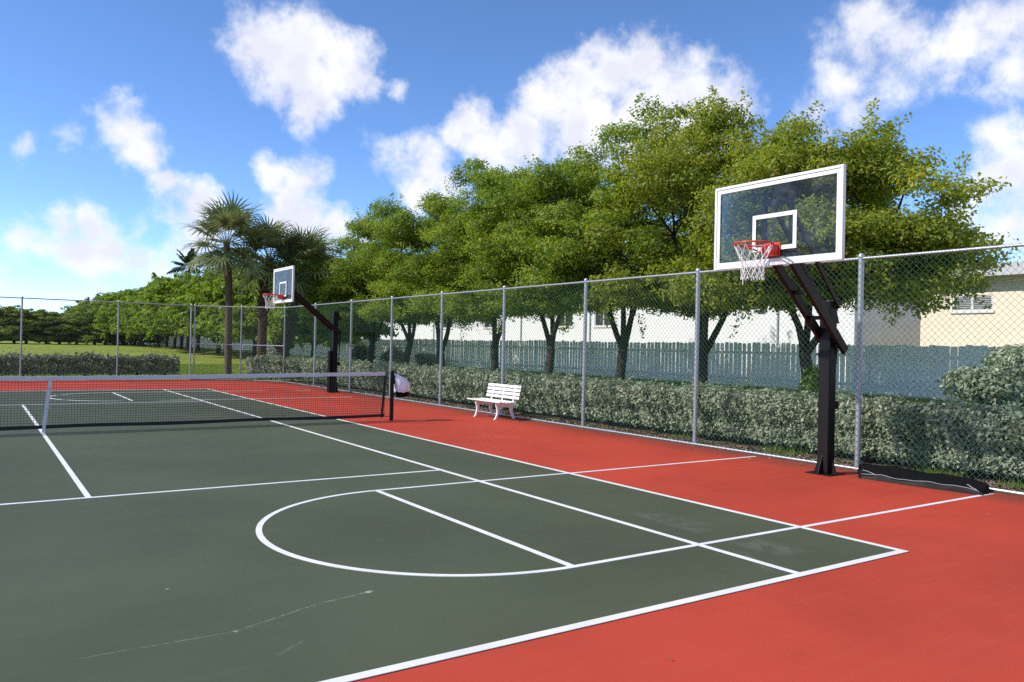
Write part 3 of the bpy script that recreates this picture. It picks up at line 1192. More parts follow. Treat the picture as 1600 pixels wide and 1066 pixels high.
# ------------------------------------------------------------------ folded pole pad lying by the fence
def ground_pad():
    nu, nv = 90, 36
    L_, W_ = 1.90, 0.60
    vs, fs = [], []
    rr_ = random.Random(5)
    def zt(u, v):
        e = min(min(u, 1 - u) * L_, min(v, 1 - v) * W_)
        base = (0.052 + 0.085 * v) * (1 - math.exp(-e / 0.014)) if e > 0 else 0
        w = 0.007 * math.sin(u * 17 + 3 * v) + 0.008 * math.sin(u * 9 - v * 6) + 0.004 * math.sin(v * 11 + u * 33)
        slope = 0.02 * math.sin(u * PI) - 0.03 * max(0, 0.12 - u) / 0.12
        return max(0.004, base + (w + slope) * (1 if e > 0.02 else 0.1))
    QA, QB, QC, QD = (-0.25, 0.60), (0.29, 0.95), (-0.07, -0.88), (0.29, -0.80)   # corners: court side and fence side of both ends

    def place(u, v):
        a = [QC[k] + (QA[k] - QC[k]) * u for k in (0, 1)]
        c = [QD[k] + (QB[k] - QD[k]) * u for k in (0, 1)]
        return (a[0] + (c[0] - a[0]) * v + 0.012 * math.sin(u * 9) * (1 - v), a[1] + (c[1] - a[1]) * v + 0.015 * math.sin(v * 9))

    for i in range(nu + 1):
        for j in range(nv + 1):
            u, v = i / nu, j / nv
            x, yy = place(u, v)
            vs.append((x, yy, zt(u, v)))
    n0 = len(vs)
    for i in range(nu):
        for j in range(nv):
            a = i * (nv + 1) + j
            fs.append((a, a + 1, a + nv + 2, a + nv + 1))
    m = MB()
    m.add(vs, fs)
    root = thing('pole_pad', 'creased black vinyl pad lying on the court by the fence', 'pad', (8.97, -10.0, 0.0))
    o = m.obj('pad_body', M_VINYL, root, smooth=True)
    # piping along the court side edge, its highlight put into the pale colour
    pts = []
    for i in range(3, nu - 1):
        u = i / nu
        x, yy = place(u, 0.05)
        pts.append((x, yy, zt(u, 0.05) + 0.003))
    m = MB()
    m.tube(pts, 0.0038, 6)
    m.obj('piping', M_SEAM, root, smooth=True)
    for (ua, va, ub, vb) in ((0.86, 0.05, 0.97, 0.42), (0.05, 0.08, 0.14, 0.35)):
        pts = []
        for k in range(12):
            t = k / 11
            u, v = ua + (ub - ua) * t, va + (vb - va) * t
            x, yy = place(u, v)
            pts.append((x, yy, zt(u, v) + 0.004))
        m = MB()
        m.tube(pts, 0.005, 6)
        m.obj('piping', M_SEAM, root, smooth=True)
    return root


ground_pad()

# ------------------------------------------------------------------ tennis net and posts
NETX = 6.27
net = thing('tennis_net', 'black tennis net with a white top band across the court', 'tennis net', (0, 0, 0))


def ntop(x):
    return 0.935 + 0.075 * (abs(x) / NETX) ** 1.3


m = MB()
k = int(2 * NETX / 0.046)
for i in range(k + 1):
    x = -NETX + 2 * NETX * i / k
    m.add([(x - .0030, 0.002, 0.13), (x + .0030, 0.002, 0.13), (x, -0.003, 0.13), (x - .0024, 0.002, ntop(x) - 0.04), (x + .0024, 0.002, ntop(x) - 0.04), (x, -0.003, ntop(x) - 0.04)],
          [(0, 1, 4, 3), (1, 2, 5, 4), (2, 0, 3, 5)])
for j in range(19):
    f = j / 18
    pts = []
    for i in range(25):
        x = -NETX + 2 * NETX * i / 24
        pts.append((x, 0.004 + 0.01 * math.sin(x * 1.7 + j * .4), 0.13 + (ntop(x) - 0.17) * f))
    m.tube(pts, 0.0038, 3, cap=False)
o = m.obj('net_mesh', M_BLKNET, net, recalc=False)
o['kind'] = 'stuff'


def ribbon(name, m_, zc, hh, th, xs):
    mm = MB()
    vs, fs = [], []
    for x in xs:
        z = zc(x)
        for (dy, dz) in ((-th, -hh), (th, -hh), (th, hh), (-th, hh)):
            vs.append((x, dy, z + dz))
    n = len(xs)
    for i in range(n - 1):
        for j in range(4):
            fs.append((i * 4 + j, i * 4 + (j + 1) % 4, i * 4 + 4 + (j + 1) % 4, i * 4 + 4 + j))
    fs += [(3, 2, 1, 0), tuple((n - 1) * 4 + j for j in range(4))]
    mm.add(vs, fs)
    return mm.obj(name, m_, net)


xs = [-NETX + 2 * NETX * i / 60 for i in range(61)]
ribbon('top_band', M_BAND, lambda x: ntop(x) - 0.012 + 0.003 * math.sin(x * 9), 0.036, 0.016, xs)
ribbon('bottom_band', M_BLKNET, lambda x: 0.105 + 0.008 * math.sin(x * 2.2), 0.030, 0.010, xs)
m = MB()
m.bar((0.015, -0.024, 0.135), (0.06, -0.026, 0.60), 0.055, 0.006, Vector((1, 0, 0)))
m.bar((0.06, -0.026, 0.60), (0.10, -0.026, 0.955), 0.055, 0.006, Vector((1, 0, 0)))
m.bar((0.012, -0.024, 0.012), (0.015, -0.024, 0.134), 0.05, 0.006, Vector((1, 0, 0)))
st = m.obj('centre_strap', M_BAND, net)
for zc in (0.42, 0.76):
    m = MB()
    m.box(0.03 + zc * 0.02, 0.105 + zc * 0.02, -0.034, -0.0285, zc - 0.012, zc + 0.012)
    m.obj('strap_buckle', M_GALV, st)
for s in (-1, 1):
    m = MB()
    m.bar((s * (NETX - 0.06), 0, 0.07), (s * NETX, 0, ntop(NETX) - 0.05), 0.05, 0.02, Vector((1, 0, 0)))
    m.obj('side_band', M_BLKNET, net)


def net_post(s, label):
    r_ = thing('net_post', label, 'net post', (s * 6.42, -0.03, 0), 0 if s > 0 else PI)
    m = MB()
    m.tube([(0, 0, 0), (0, 0, 1.055), (0, 0, 1.07)], [0.042, 0.042, 0.025], 14)
    m.obj('post', M_BLACK, r_, smooth=True)
    m = MB()
    m.box(0.035, 0.11, -0.035, 0.035, 0.80, 0.96)
    m.tube([(0.075, 0, 0.93), (0.27, -0.02, 0.965)], 0.013, 8)
    m.tube([(0.27, -0.02, 0.965), (0.29, -0.10, 0.965)], 0.016, 8)
    m.obj('crank', M_BLACK, r_)
    m = MB()
    m.tube([(-0.16, 0, ntop(6.2) - 0.02), (0, 0, 1.03)], 0.006, 6)
    m.tube([(-0.16, 0, 0.09), (0, 0, 0.09)], 0.005, 6)
    m.obj('net_cable', M_BLACK, r_)
    return r_


net_post(1, 'black tennis net post with a crank at the right end of the net')
net_post(-1, 'black tennis net post at the left end of the net')

# white bag hanging at the post
def bag():
    root = thing('waste_bag', 'white plastic bag with a dark bottom hanging on the right net post', 'bag', (6.64, -0.02, 0.0))
    def lathe(prof, n, wob, seed):
        rr_ = random.Random(seed)
        ph = [rr_.uniform(0, 6.28) for _ in range(6)]
        vs, fs = [], []
        for (r, z, sx) in prof:
            for j in range(n):
                th = 2 * PI * j / n
                q = r * (1 + wob * (math.sin(3 * th + ph[0] + z * 9) * .5 + math.sin(7 * th + ph[1] - z * 14) * .35 + math.sin(11 * th + ph[2] + 20 * z) * .25))
                vs.append((q * math.cos(th) * 1.05 + sx, q * math.sin(th) * 0.9, z + wob * 0.05 * math.sin(5 * th + ph[3])))
        k_ = len(prof)
        for i in range(k_ - 1):
            for j in range(n):
                fs.append((i * n + j, i * n + (j + 1) % n, (i + 1) * n + (j + 1) % n, (i + 1) * n + j))
        fs.append(tuple(range(n - 1, -1, -1)))
        fs.append(tuple((k_ - 1) * n + j for j in range(n)))
        mm = MB()
        mm.add(vs, fs)
        return mm
    m = lathe([(0.10, 0.59, .02), (0.145, 0.595, .03), (0.165, 0.64, .03), (0.168, 0.72, .02), (0.158, 0.80, 0), (0.135, 0.87, -.03), (0.10, 0.92, -.08), (0.05, 0.965, -.12), (0.02, 0.99, -.15)], 36, 0.11, 3)
    m.obj('bag_body', M_BAG, root, smooth=True)
    m = lathe([(0.09, 0.50, .03), (0.125, 0.51, .03), (0.148, 0.56, .03), (0.152, 0.625, .03)], 28, 0.02, 4)
    m.obj('bag_bottom', M_VINYL, root, smooth=True)
    m = MB()
    m.tube([(-0.19, 0.0, 0.985), (-0.17, 0.0, 1.0), (-0.13, 0.0, 0.98)], 0.012, 6)
    m.obj('bag_tie', M_BAG, root)


bag()

# ------------------------------------------------------------------ bench
def bench():
    root = thing('park_bench', 'white slatted garden bench facing the court in front of the fence', 'bench', (8.90, -0.27, 0.0))
    root.scale = (0.96, 0.95, 0.94)
    Y0, Y1 = -0.735, 0.735
    for k in range(5):
        x = -0.31 + k * 0.098
        z = 0.425 - 0.012 * math.sin(k / 4 * PI)
        m = MB()
        m.box(x - 0.04, x + 0.04, Y0, Y1, z - 0.013, z + 0.013)
        m.obj('seat_slat', M_BENCH, root, bevel=0.007)
    for k in range(4):
        z = 0.515 + k * 0.087
        x = 0.19 + (z - 0.45) * 0.22
        m = MB()
        mt = Matrix.Translation((x, 0, z)) @ Matrix.Rotation(math.radians(-12), 4, 'Y')
        mt = Matrix.Translation((x, 0, z)) @ Matrix.Rotation(math.radians(12), 4, 'Y')
        m.box(-0.012, 0.012, Y0 + 0.02, Y1 - 0.02, -0.033, 0.033, mt)
        m.obj('back_slat', M_BENCH, root, bevel=0.006)
    for yy in (-0.47, 0.0, 0.47):
        m = MB()
        m.bar((0.185, yy, 0.34), (0.275, yy, 0.80), 0.045, 0.022)
        m.obj('back_support', M_BENCH, root)
    for yy in (-0.47, 0.43):
        # curved legs drawn as tapering sweeps
        fr = [(-0.255, 0.40, 0.042), (-0.235, 0.34, 0.044), (-0.215, 0.26, 0.034), (-0.222, 0.17, 0.026), (-0.250, 0.09, 0.024), (-0.275, 0.035, 0.026), (-0.305, 0.014, 0.020)]
        bk = [(0.165, 0.40, 0.040), (0.150, 0.32, 0.044), (0.150, 0.23, 0.036), (0.175, 0.14, 0.027), (0.205, 0.07, 0.024), (0.222, 0.03, 0.026), (0.245, 0.014, 0.020)]
        for prof in (fr, bk):
            m = MB()
            vs, fs = [], []
            for (x, z, r) in prof:
                for (dx, dy) in ((-r, -0.022), (r, -0.022), (r, 0.022), (-r, 0.022)):
                    vs.append((x + dx, yy + dy, z))
            n = len(prof)
            for i in range(n - 1):
                for j in range(4):
                    fs.append((i * 4 + j, i * 4 + (j + 1) % 4, i * 4 + 4 + (j + 1) % 4, i * 4 + 4 + j))
            fs += [(3, 2, 1, 0), tuple((n - 1) * 4 + j for j in range(4))]
            m.add(vs, fs)
            o = m.obj('leg', M_BENCH, root, smooth=True)
            o.location.z = -0.012
        m = MB()
        arch = [(-0.20, 0.405), (-0.20, 0.30), (-0.165, 0.315), (-0.10, 0.285), (-0.03, 0.33), (0.04, 0.285), (0.10, 0.315), (0.135, 0.30), (0.135, 0.405)]
        m.prism(arch, 1, yy - 0.016, yy + 0.016)
        m.obj('side_apron', M_BENCH, root)


bench()


# ------------------------------------------------------------------ trees
def limb(mb, a, b, r0, r1, rng, seg=7, wig=0.12):
    a, b = np.array(a, float), np.array(b, float)
    L = np.linalg.norm(b - a)
    pts, rad = [], []
    w1, w2 = rng.uniform(0, 6.28, 2)
    for i in range(seg + 1):
        t = i / seg
        p = a + (b - a) * t
        s = math.sin(t * PI) * wig * L
        p = p + np.array([math.sin(w1 + 3 * t) * s * 0.5, math.cos(w2 + 3 * t) * s * 0.5, s * 0.35])
        pts.append(tuple(p))
        rad.append(r0 + (r1 - r0) * t ** 0.8)
    mb.tube(pts, rad, 8 if r0 > 0.05 else 5)
    return pts


def make_tree(seed, ry, rx, ztop, zbot=2.7, n_clump=470, n_leaf=235, leaf=(0.100, 0.056), trunk_r=0.145, fork=1.35, dx=0.0, dy=0.0, hang=0, n_low=11, n_shoot=50, n_lobe=33):
    """returns (trunk mesh builder, crown vertices, tint) about the base"""
    rng = np.random.default_rng(seed)
    zc = zbot + (ztop - zbot) * 0.36
    upr, dnr = ztop - zc, zc - zbot
    # big lobes round the crown, each a flattened heap of leaf clumps
    LB = []
    while len(LB) < n_lobe:
        v = rng.normal(size=3)
        v /= np.linalg.norm(v)
        if v[2] < -0.5:
            continue
        r = min(0.93, rng.uniform(0.50, 0.93) * (1 + 0.10 * rng.normal()))
        c = np.array([v[0] * r * rx + dx, v[1] * r * ry + dy, zc + v[2] * r * (upr if v[2] > 0 else dnr)])
        if all(np.linalg.norm((c - q) / np.array([1.25, 1.25, 0.85])) > 0.62 for q, _ in LB) or rng.random() < 0.05:
            LB.append((c, rng.uniform(0.75, 1.35)))
    for q in range(n_low):                            # lower skirt that closes the crown towards the fork
        th = 2 * PI * (q + rng.uniform(-0.3, 0.3)) / n_low
        r = rng.uniform(0.45, 0.88)
        LB.append((np.array([math.cos(th) * r * rx + dx, math.sin(th) * r * ry + dy, zbot + 0.35 + rng.uniform(0.0, 0.75)]), rng.uniform(0.8, 1.15)))
    C, R = [], []
    k = 0
    while k < n_clump:
        c0, lr = LB[rng.integers(0, len(LB))]
        v = rng.normal(size=3)
        v /= np.linalg.norm(v)
        if v[2] < -0.2:
            v[2] *= 0.4
        c = c0 + v * rng.uniform(0.45, 1.0) * lr * np.array([1.0, 1.0, 0.60])
        if c[2] < zbot - 0.25:
            continue
        rad = rng.uniform(0.30, 0.62)
        C.append(c)
        R.append((rad, rad, rad * rng.uniform(0.42, 0.65)))
        k += 1
    for _ in range(hang):                             # hanging sprays on the court side and at the ends
        th = rng.uniform(0, 2 * PI)
        C.append(np.array([math.cos(th) * rx * 0.8 + dx, math.sin(th) * ry * 0.85 + dy, zbot - rng.uniform(-0.2, 0.35)]))
        R.append((0.45, 0.5, 0.3))
    C, R = np.array(C), np.array(R)
    P, T, Nn = [], [], []
    for c, r in zip(C, R):
        n = int(n_leaf * (r[0] / 0.50) ** 2)
        d = rng.normal(size=(n, 3))
        d /= np.linalg.norm(d, axis=1, keepdims=True)
        q = rng.uniform(0.25, 1.0, (n, 1)) ** 0.55
        # ragged sprays: points pulled outwards along a few twigs
        tw = rng.normal(size=(7, 3))
        tw[:, 2] *= 0.5
        tw /= np.linalg.norm(tw, axis=1, keepdims=True)
        idx = rng.integers(0, 7, n)
        mixf = (rng.random((n, 1)) < 0.45)
        d = np.where(mixf, unit(tw[idx] + 0.28 * rng.normal(size=(n, 3))), d)
        q = np.where(mixf, rng.uniform(0.3, 1.25, (n, 1)), q)
        p = c + d * q * r
        nn = unit(d * 0.8 + np.array([0, 0, 0.6]) + 0.5 * rng.normal(size=(n, 3)))
        P.append(p)
        Nn.append(nn)
        base = rng.uniform(0.15, 0.75)
        T.append(np.clip(base + 0.18 * rng.normal(size=n) + (rng.random(n) < 0.025) * 0.6, 0, 1))
    # slender shoots that leave the lobes and break up the outline
    cen = np.array([dx, dy, zc])
    for _ in range(n_shoot):
        c0, lr = LB[rng.integers(0, len(LB))]
        d = (c0 - cen) / np.array([rx, ry, upr])
        d = d / (np.linalg.norm(d) + 1e-6) + np.array([0, 0, 0.1]) + 0.5 * rng.normal(size=3)
        d /= np.linalg.norm(d)
        p0 = c0 + d * lr * np.array([0.85, 0.85, 0.5])
        n = int(rng.uniform(30, 60))
        t = rng.random((n, 1))
        ln = rng.uniform(0.35, 0.85)
        p = p0 + d * t * ln + np.array([0, 0, -0.18]) * t * t * ln + rng.normal(size=(n, 3)) * (0.10 - 0.05 * t)
        P.append(p)
        Nn.append(unit(np.array([0, 0, 0.8]) + 0.6 * rng.normal(size=(n, 3))))
        T.append(np.clip(rng.uniform(0.4, 0.85) + 0.12 * rng.normal(size=n), 0, 1))
    P, Nn, T = np.concatenate(P), np.concatenate(Nn), np.concatenate(T)
    V = leaves(P, Nn, leaf[0], leaf[1], rng)
    # wood
    mb = MB()
    lean = rng.uniform(-0.18, 0.18, 2)
    f = np.array([lean[0], lean[1], fork])
    mb.tube([(0, 0, -0.25), (0, 0, 0.05), (lean[0] * .3, lean[1] * .3, fork * .4), tuple(f)], [trunk_r * 1.5, trunk_r * 1.15, trunk_r, trunk_r * 0.92], 10)
    mains = []
    nm = rng.integers(3, 5)
    for i in range(nm):
        th = 2 * PI * (i + rng.uniform(-0.2, 0.2)) / nm + seed
        e = np.array([math.cos(th) * rx * 0.34 + dx * .5, math.sin(th) * ry * 0.34 + dy * .5, zc - 0.1 + rng.uniform(-0.3, 0.6)])
        pts = limb(mb, f - np.array([0, 0, 0.12]), e, trunk_r * 0.66, trunk_r * 0.34, rng, 7, 0.10)
        mains.append((e, trunk_r * 0.34))
        mains.append((np.array(pts[4]), trunk_r * 0.45))
    order = rng.permutation(len(C))[:46]
    for j in order:
        c = C[j] - np.array([0, 0, 0.1])
        ds = [np.linalg.norm(c - e) for e, _ in mains]
        e, r0 = mains[int(np.argmin(ds))]
        limb(mb, e, c, min(r0 * 0.7, 0.055), 0.012, rng, 5, 0.10)
    return mb, V, T


def tree_obj(name, label, loc, data, lm, rz=0.0, sc_=1.0, group=None):
    root = thing(name, label, 'tree', loc, rz, group)
    root.scale = (sc_, sc_, sc_)
    link('trunk', data[0], M_BARK, root)
    link('crown', data[1], lm, root)
    return root


def tree_data(seed, **kw):
    mb, V, T = make_tree(seed, **kw)
    tm = mb.mesh('trunk')
    tm.materials.append(M_BARK)
    tm.polygons.foreach_set('use_smooth', [True] * len(tm.polygons))
    return tm, np_mesh('crown', V, 4, T)


TX = 15.0
NEAR = [
    # y, ztop, ry, rx, label, material
    (-4.25, 6.8, 3.7, 3.0, 'yellowing broad tree behind the near hoop pole, rightmost in the row', M_LEAF2, dict(dy=-0.35, n_clump=470, n_low=12)),
    (-0.93, 8.4, 4.0, 2.8, 'tree whose low limb reaches right across the white wall, left of the near hoop', M_LEAF2, dict(fork=1.25)),
    (2.33, 8.35, 4.0, 2.8, 'tree standing between the two fence posts right of the bench', M_LEAF, {}),
    (5.86, 8.9, 3.8, 2.8, 'tall tree whose trunk stands right behind the bench', M_LEAF, {}),
    (9.14, 8.5, 3.6, 2.8, 'forked tree just left of the white bench', M_LEAF, {}),
    (13.18, 8.1, 3.6, 2.8, 'thick leaning tree two fence posts left of the bench', M_LEAF, dict(trunk_r=0.17, fork=1.0)),
    (16.57, 7.7, 3.5, 3.4, 'small forked tree behind the right net post', M_LEAF, {}),
    (20.37, 7.3, 3.5, 3.4, 'tree right behind the far hoop pole', M_LEAF, {}),
]
for i, (ty, zt, ry, rx, lab, lm, kw) in enumerate(NEAR):
    z = H(TX, ty)
    data = tree_data(101 + 7 * i, ry=ry, rx=rx, ztop=zt - z, zbot=(2.35 if i == 0 else 2.3) - z * 0.5, **kw)
    tree_obj('shade_tree', lab, (TX, ty, z), data, lm, group='shade trees in a row behind the hedge')

far_data = [tree_data(301 + k, ry=3.6, rx=3.6, ztop=6.4, zbot=1.3, n_shoot=20, n_clump=300, n_leaf=85, n_low=14, leaf=(0.25, 0.155), fork=1.1) for k in range(4)]
low_data = [tree_data(401 + k, ry=4.0, rx=4.0, ztop=6.4, zbot=0.3, n_shoot=10, n_clump=320, n_leaf=75, n_low=18, leaf=(0.28, 0.17), fork=0.8) for k in range(2)]
FAR_LABEL = 'leafy shade tree further down the row across the lawn'
rf_ = random.Random(3)
yy = 24.6
k = 0
while yy < 150:
    x = 15 + rf_.uniform(-0.6, 0.6)
    d = far_data[k % 4]
    if k == 0:
        lab, gp = 'dark tree between the far hoop and the leaning palm trunk', None
    else:
        lab, gp = FAR_LABEL, 'distant trees of the row beyond the far fence'
    tree_obj('shade_tree', lab, (x, yy, H(x, yy)), d, M_LEAF if yy < 45 else M_FAR, rf_.uniform(0, 6.28), rf_.uniform(0.94, 1.10), gp)
    yy += 3.7 + yy * 0.012
    k += 1
for j in range(20):                                   # closing the lawn at the far left
    x = 17 - j * 1.7 + rf_.uniform(-.5, .5) if j < 11 else -2 - (j - 11) * 3.6
    yq = 104 + rf_.uniform(-4, 4) - j * 0.4
    tree_obj('shade_tree', 'low dark tree at the far left end of the lawn', (x, yq, H(x, yq)), low_data[j % 2], M_FAR, rf_.uniform(0, 6.28),
             rf_.uniform(0.66, 0.82), 'dark trees closing the far end of the lawn').scale = (1.15, 1.15, rf_.uniform(0.66, 0.85))


# ------------------------------------------------------------------ palms
def fan_leaf(seed, L=0.95, pet=0.85, n=22, spread=2.35):
    """costapalmate frond along +x: petiole, then a fan of drooping segments"""
    rng = np.random.default_rng(seed)
    V, T = [], []
    def quad(a, b, c, d, t):
        V.extend([a, b, c, d])
        T.append(t)
    # petiole arcs
    def pp(t):
        return np.array([pet * t, 0, 0.10 * math.sin(t * 1.6)])
    for i in range(5):
        a, b = pp(i / 5), pp((i + 1) / 5)
        w = np.array([0, 0.016, 0])
        up_ = np.array([0, 0, 0.014])
        quad(a - w, a + w, b + w, b - w, 0.7)
        quad(a - up_, a + up_, b + up_, b - up_, 0.6)
    hub = pp(1.0)
    for i in range(n):
        s = (i + 0.5) / n * 2 - 1
        th = s * spread
        L_ = L * (1.0 - 0.30 * abs(s)) * rng.uniform(0.88, 1.08)
        along = hub + np.array([0.22 * (1 - abs(s)), 0, 0.02])
        d = np.array([math.cos(th), math.sin(th), 0.30 * (1 - abs(s)) - 0.05 + 0.25 * abs(math.sin(th))])
        d /= np.linalg.norm(d)
        sd = np.array([-math.sin(th), math.cos(th), 0.0])
        droop = rng.uniform(0.45, 0.95)
        prev, pw = along, 0.040
        tnt = np.clip(rng.normal(0.45, 0.2), 0, 0.89)
        for j in range(3):
            t = (j + 1) / 3
            p = along + d * L_ * t + np.array([0, 0, -1.0]) * droop * L_ * max(0, t - 0.25) ** 2
            w = 0.044 * (1 - t) ** 0.7 + 0.004
            quad(prev - sd * pw, prev + sd * pw, p + sd * w, p - sd * w, tnt)
            prev, pw = p, w
    return np_mesh('frond', np.array(V), 4, T)


def feather_leaf(seed, L=2.6, n=34):
    rng = np.random.default_rng(seed)
    V, T = [], []
    def pp(t):
        return np.array([L * t * (1 - 0.12 * t), 0, 0.75 * t * L * 0.42 - 0.55 * t * t * L * 0.72])
    for i in range(10):
        a, b = pp(i / 10), pp((i + 1) / 10)
        w = np.array([0, 0.03 * (1 - i / 11), 0])
        V.extend([a - w, a + w, b + w, b - w])
        T.append(0.6)
    for i in range(n):
        t = 0.12 + 0.88 * (i + 0.5) / n
        for s in (-1, 1):
            a = pp(t)
            l = 0.62 * math.sin(min(1, t * 1.15) * PI * 0.86 + 0.15) + 0.12
            tip = a + np.array([0.35 * l, s * l * 0.8, -0.35 * l + 0.1 * rng.normal() * l])
            w = np.array([0.055, 0, 0.0])
            mid = (a + tip) / 2 + np.array([0, 0, 0.06])
            V.extend([a - w, a + w, mid + w, mid - w])
            T.append(0.4)
            V.extend([mid - w, mid + w, tip + w * .2, tip - w * .2])
            T.append(0.4)
    return np_mesh('frond', np.array(V), 4, T)


FANS = [fan_leaf(500 + k, L=0.98 + 0.05 * k, pet=0.72 + 0.1 * k) for k in range(4)]
FEATHERS = [feather_leaf(520 + k) for k in range(3)]
for q in FANS + FEATHERS:
    q.materials.append(M_PALM if q in FANS else M_ROYAL)


def palm(name, label, base, path, r, fronds, kind, boots, seed, spread=(-58, 70), fs=1.0):
    rng = random.Random(seed)
    root = thing(name, label, 'palm tree', base, 0, None)
    m = MB()
    pts, rad = [], []
    for i, p in enumerate(path):
        pts.append(Vector(p))
    # dense resample with rings of old leaf scars
    res, rr_ = [], []
    segs = 46
    for i in range(segs + 1):
        t = i / segs * (len(pts) - 1)
        k = min(int(t), len(pts) - 2)
        p = pts[k].lerp(pts[k + 1], t - k)
        res.append(p)
        rr_.append(r * (1.12 if i < 2 else 1.0) * (1 + 0.05 * (i % 2)) * (1 if i < segs - 4 else 0.85))
    m.tube(res, rr_, 12)
    trunk = m.obj('trunk', M_PBARK2 if boots else M_PBARK, root, smooth=True)
    top = res[-1]
    if boots:
        bm_ = MB()
        for i in range(54):
            t = 0.40 + 0.60 * i / 54
            p = res[int(t * segs)]
            th = i * 2.4
            o_ = Vector((math.cos(th), math.sin(th), 0))
            bm_.bar(p + o_ * r * 0.85, p + o_ * (r + 0.15) + Vector((0, 0, 0.30)), 0.10, 0.035, Vector((-o_.y, o_.x, 0)))
        b_ = bm_.obj('leaf_boots', M_PBARK2, trunk)
        b_['kind'] = 'stuff'
    meshes = FANS if kind == 'fan' else FEATHERS
    for i in range(fronds):
        f = (i + 0.5) / fronds
        el = math.radians(spread[0] + (spread[1] - spread[0]) * (1 - f) ** 0.85 + rng.uniform(-9, 9))
        az = i * 2.39996 + rng.uniform(-0.2, 0.2)
        o = bpy.data.objects.new('frond', meshes[i % len(meshes)])
        COL.objects.link(o)
        o.parent = root
        o.location = top + Vector((math.cos(az) * 0.08, math.sin(az) * 0.08, -0.25 * f))
        o.rotation_euler = (rng.uniform(-0.5, 0.5), -el, az)
        s = fs * rng.uniform(0.88, 1.1)
        o.scale = (s, s, s)
    return root


palm('sabal_palm', 'tall fan palm with a smooth trunk, leftmost of the three behind the far fence', (8.29, 20.3, H(8.29, 20.3)),
     [(0, 0, -0.1), (-0.02, 0, 2), (-0.06, 0, 4), (-0.2, 0, 5.95)], 0.155, 34, 'fan', False, 61, fs=1.12)
palm('sabal_palm', 'middle fan palm with a dark rough trunk behind the far rim', (9.97, 21.1, H(9.97, 21.1)),
     [(0, 0, -0.1), (0.02, 0, 2), (0.05, 0, 4), (0.25, 0, 5.5)], 0.20, 32, 'fan', True, 62, fs=1.1)
palm('sabal_palm', 'leaning fan palm, rightmost of the three, its crown above the far backboard', (10.8, 20.75, H(10.8, 20.75)),
     [(0, 0, -0.1), (0.15, 0, 1.2), (0.42, 0, 2.8), (0.95, 0, 5.1)], 0.20, 34, 'fan', True, 63, fs=1.15)
palm('royal_palm', 'distant feather palm rising above the tree row at left', (14.6, 58.0, 0.7),
     [(0, 0, -0.1), (0.1, 0, 3), (0.0, 0, 7.3)], 0.16, 20, 'feather', False, 64, spread=(-25, 75), fs=0.72)


# ------------------------------------------------------------------ hedges and shrubs
def hedge_leaves(path, width, htop, dens, leaf, seed, ragged=0.1, zlo=0.12, sprouts=7):
    """leaf shell of a clipped hedge along a polyline"""
    rng = np.random.default_rng(seed)
    P, Nn = [], []
    for (a, b) in zip(path[:-1], path[1:]):
        a, b = np.array(a, float), np.array(b, float)
        L = np.linalg.norm(b - a)
        t = (b - a) / L
        nr = np.array([t[1], -t[0]])
        n = int(L * (2 * htop + width) * dens)
        per = rng.uniform(0, 2 * htop + width, n)
        u = rng.uniform(0, L, n)
        side = np.where(per < htop, -1, np.where(per < htop + width, 0, 1))
        v = np.where(side == -1, -width / 2, np.where(side == 1, width / 2, per - htop - width / 2))
        z = np.where(side == -1, per, np.where(side == 0, htop, 2 * htop + width - per))
        z = np.maximum(z, zlo + rng.uniform(0, 0.25, n))
        base = a + t * u[:, None]
        q = np.stack([base[:, 0] + nr[0] * v, base[:, 1] + nr[1] * v, z], 1)
        lump = vnoise(q, 3.1, seed) * 0.12 + vnoise(q, 7.7, seed + 2) * 0.08
        inward = np.abs(rng.normal(0, 0.10, n)) - lump * 1.1 - ragged * (rng.random(n) < 0.06) * rng.uniform(0, 1.2, n)
        onrm = np.stack([nr[0] * side, nr[1] * side, (side == 0) * 1.0 + 0.0], 1)
        # tuck the lower sides in
        tuck = np.where(side != 0, 0.16 * np.clip(1 - z / (0.45 * htop), 0, 1), 0)
        q = q - onrm * (inward + tuck)[:, None]
        q[:, 2] += rng.normal(0, 0.02, n)
        P.append(q)
        Nn.append(unit(onrm * 0.7 + np.array([0, 0, 0.45]) + 0.65 * rng.normal(size=(n, 3))))
        # young shoots standing above the clipped top
        for _ in range(int(L * sprouts)):
            c = a + t * rng.uniform(0, L) + nr * rng.uniform(-width / 2, width / 2)
            n = int(rng.integers(8, 20))
            hh = rng.uniform(0.06, 0.20)
            q = np.stack([c[0] + rng.normal(0, 0.028, n), c[1] + rng.normal(0, 0.028, n), htop - 0.04 + hh * rng.random(n)], 1)
            P.append(q)
            Nn.append(unit(rng.normal(size=(n, 3)) + np.array([0, 0, 0.5])))
    P, Nn = np.concatenate(P), np.concatenate(Nn)
    P[:, 2] = np.maximum(P[:, 2], 0.04)
    V = leaves(P, Nn, leaf[0], leaf[1], rng, droop=-0.35)
    cl = vnoise(P, 5.0, seed + 5) * 0.22 + vnoise(P, 1.3, seed + 9) * 0.10
    T = np.clip(0.50 + cl + 0.2 * rng.normal(size=len(P)), 0, 0.89)
    return V, T


def stems(path, step, h, r, seed, spread=0.25):
    rng = random.Random(seed)
    m = MB()
    for (a, b) in zip(path[:-1], path[1:]):
        a, b = Vector(a), Vector(b)
        L = (b - a).length
        k = int(L / step)
        for i in range(k):
            p = a.lerp(b, (i + rng.random()) / k)
            z = H(p.x, p.y)
            for _ in range(3):
                dx, dy = rng.uniform(-spread, spread), rng.uniform(-spread, spread)
                m.tube([(p.x, p.y, z - 0.02), (p.x + dx * .5, p.y + dy * .5, z + h * .45), (p.x + dx, p.y + dy, z + h * .85)], [r, r * .75, r * .3], 5)
    return m


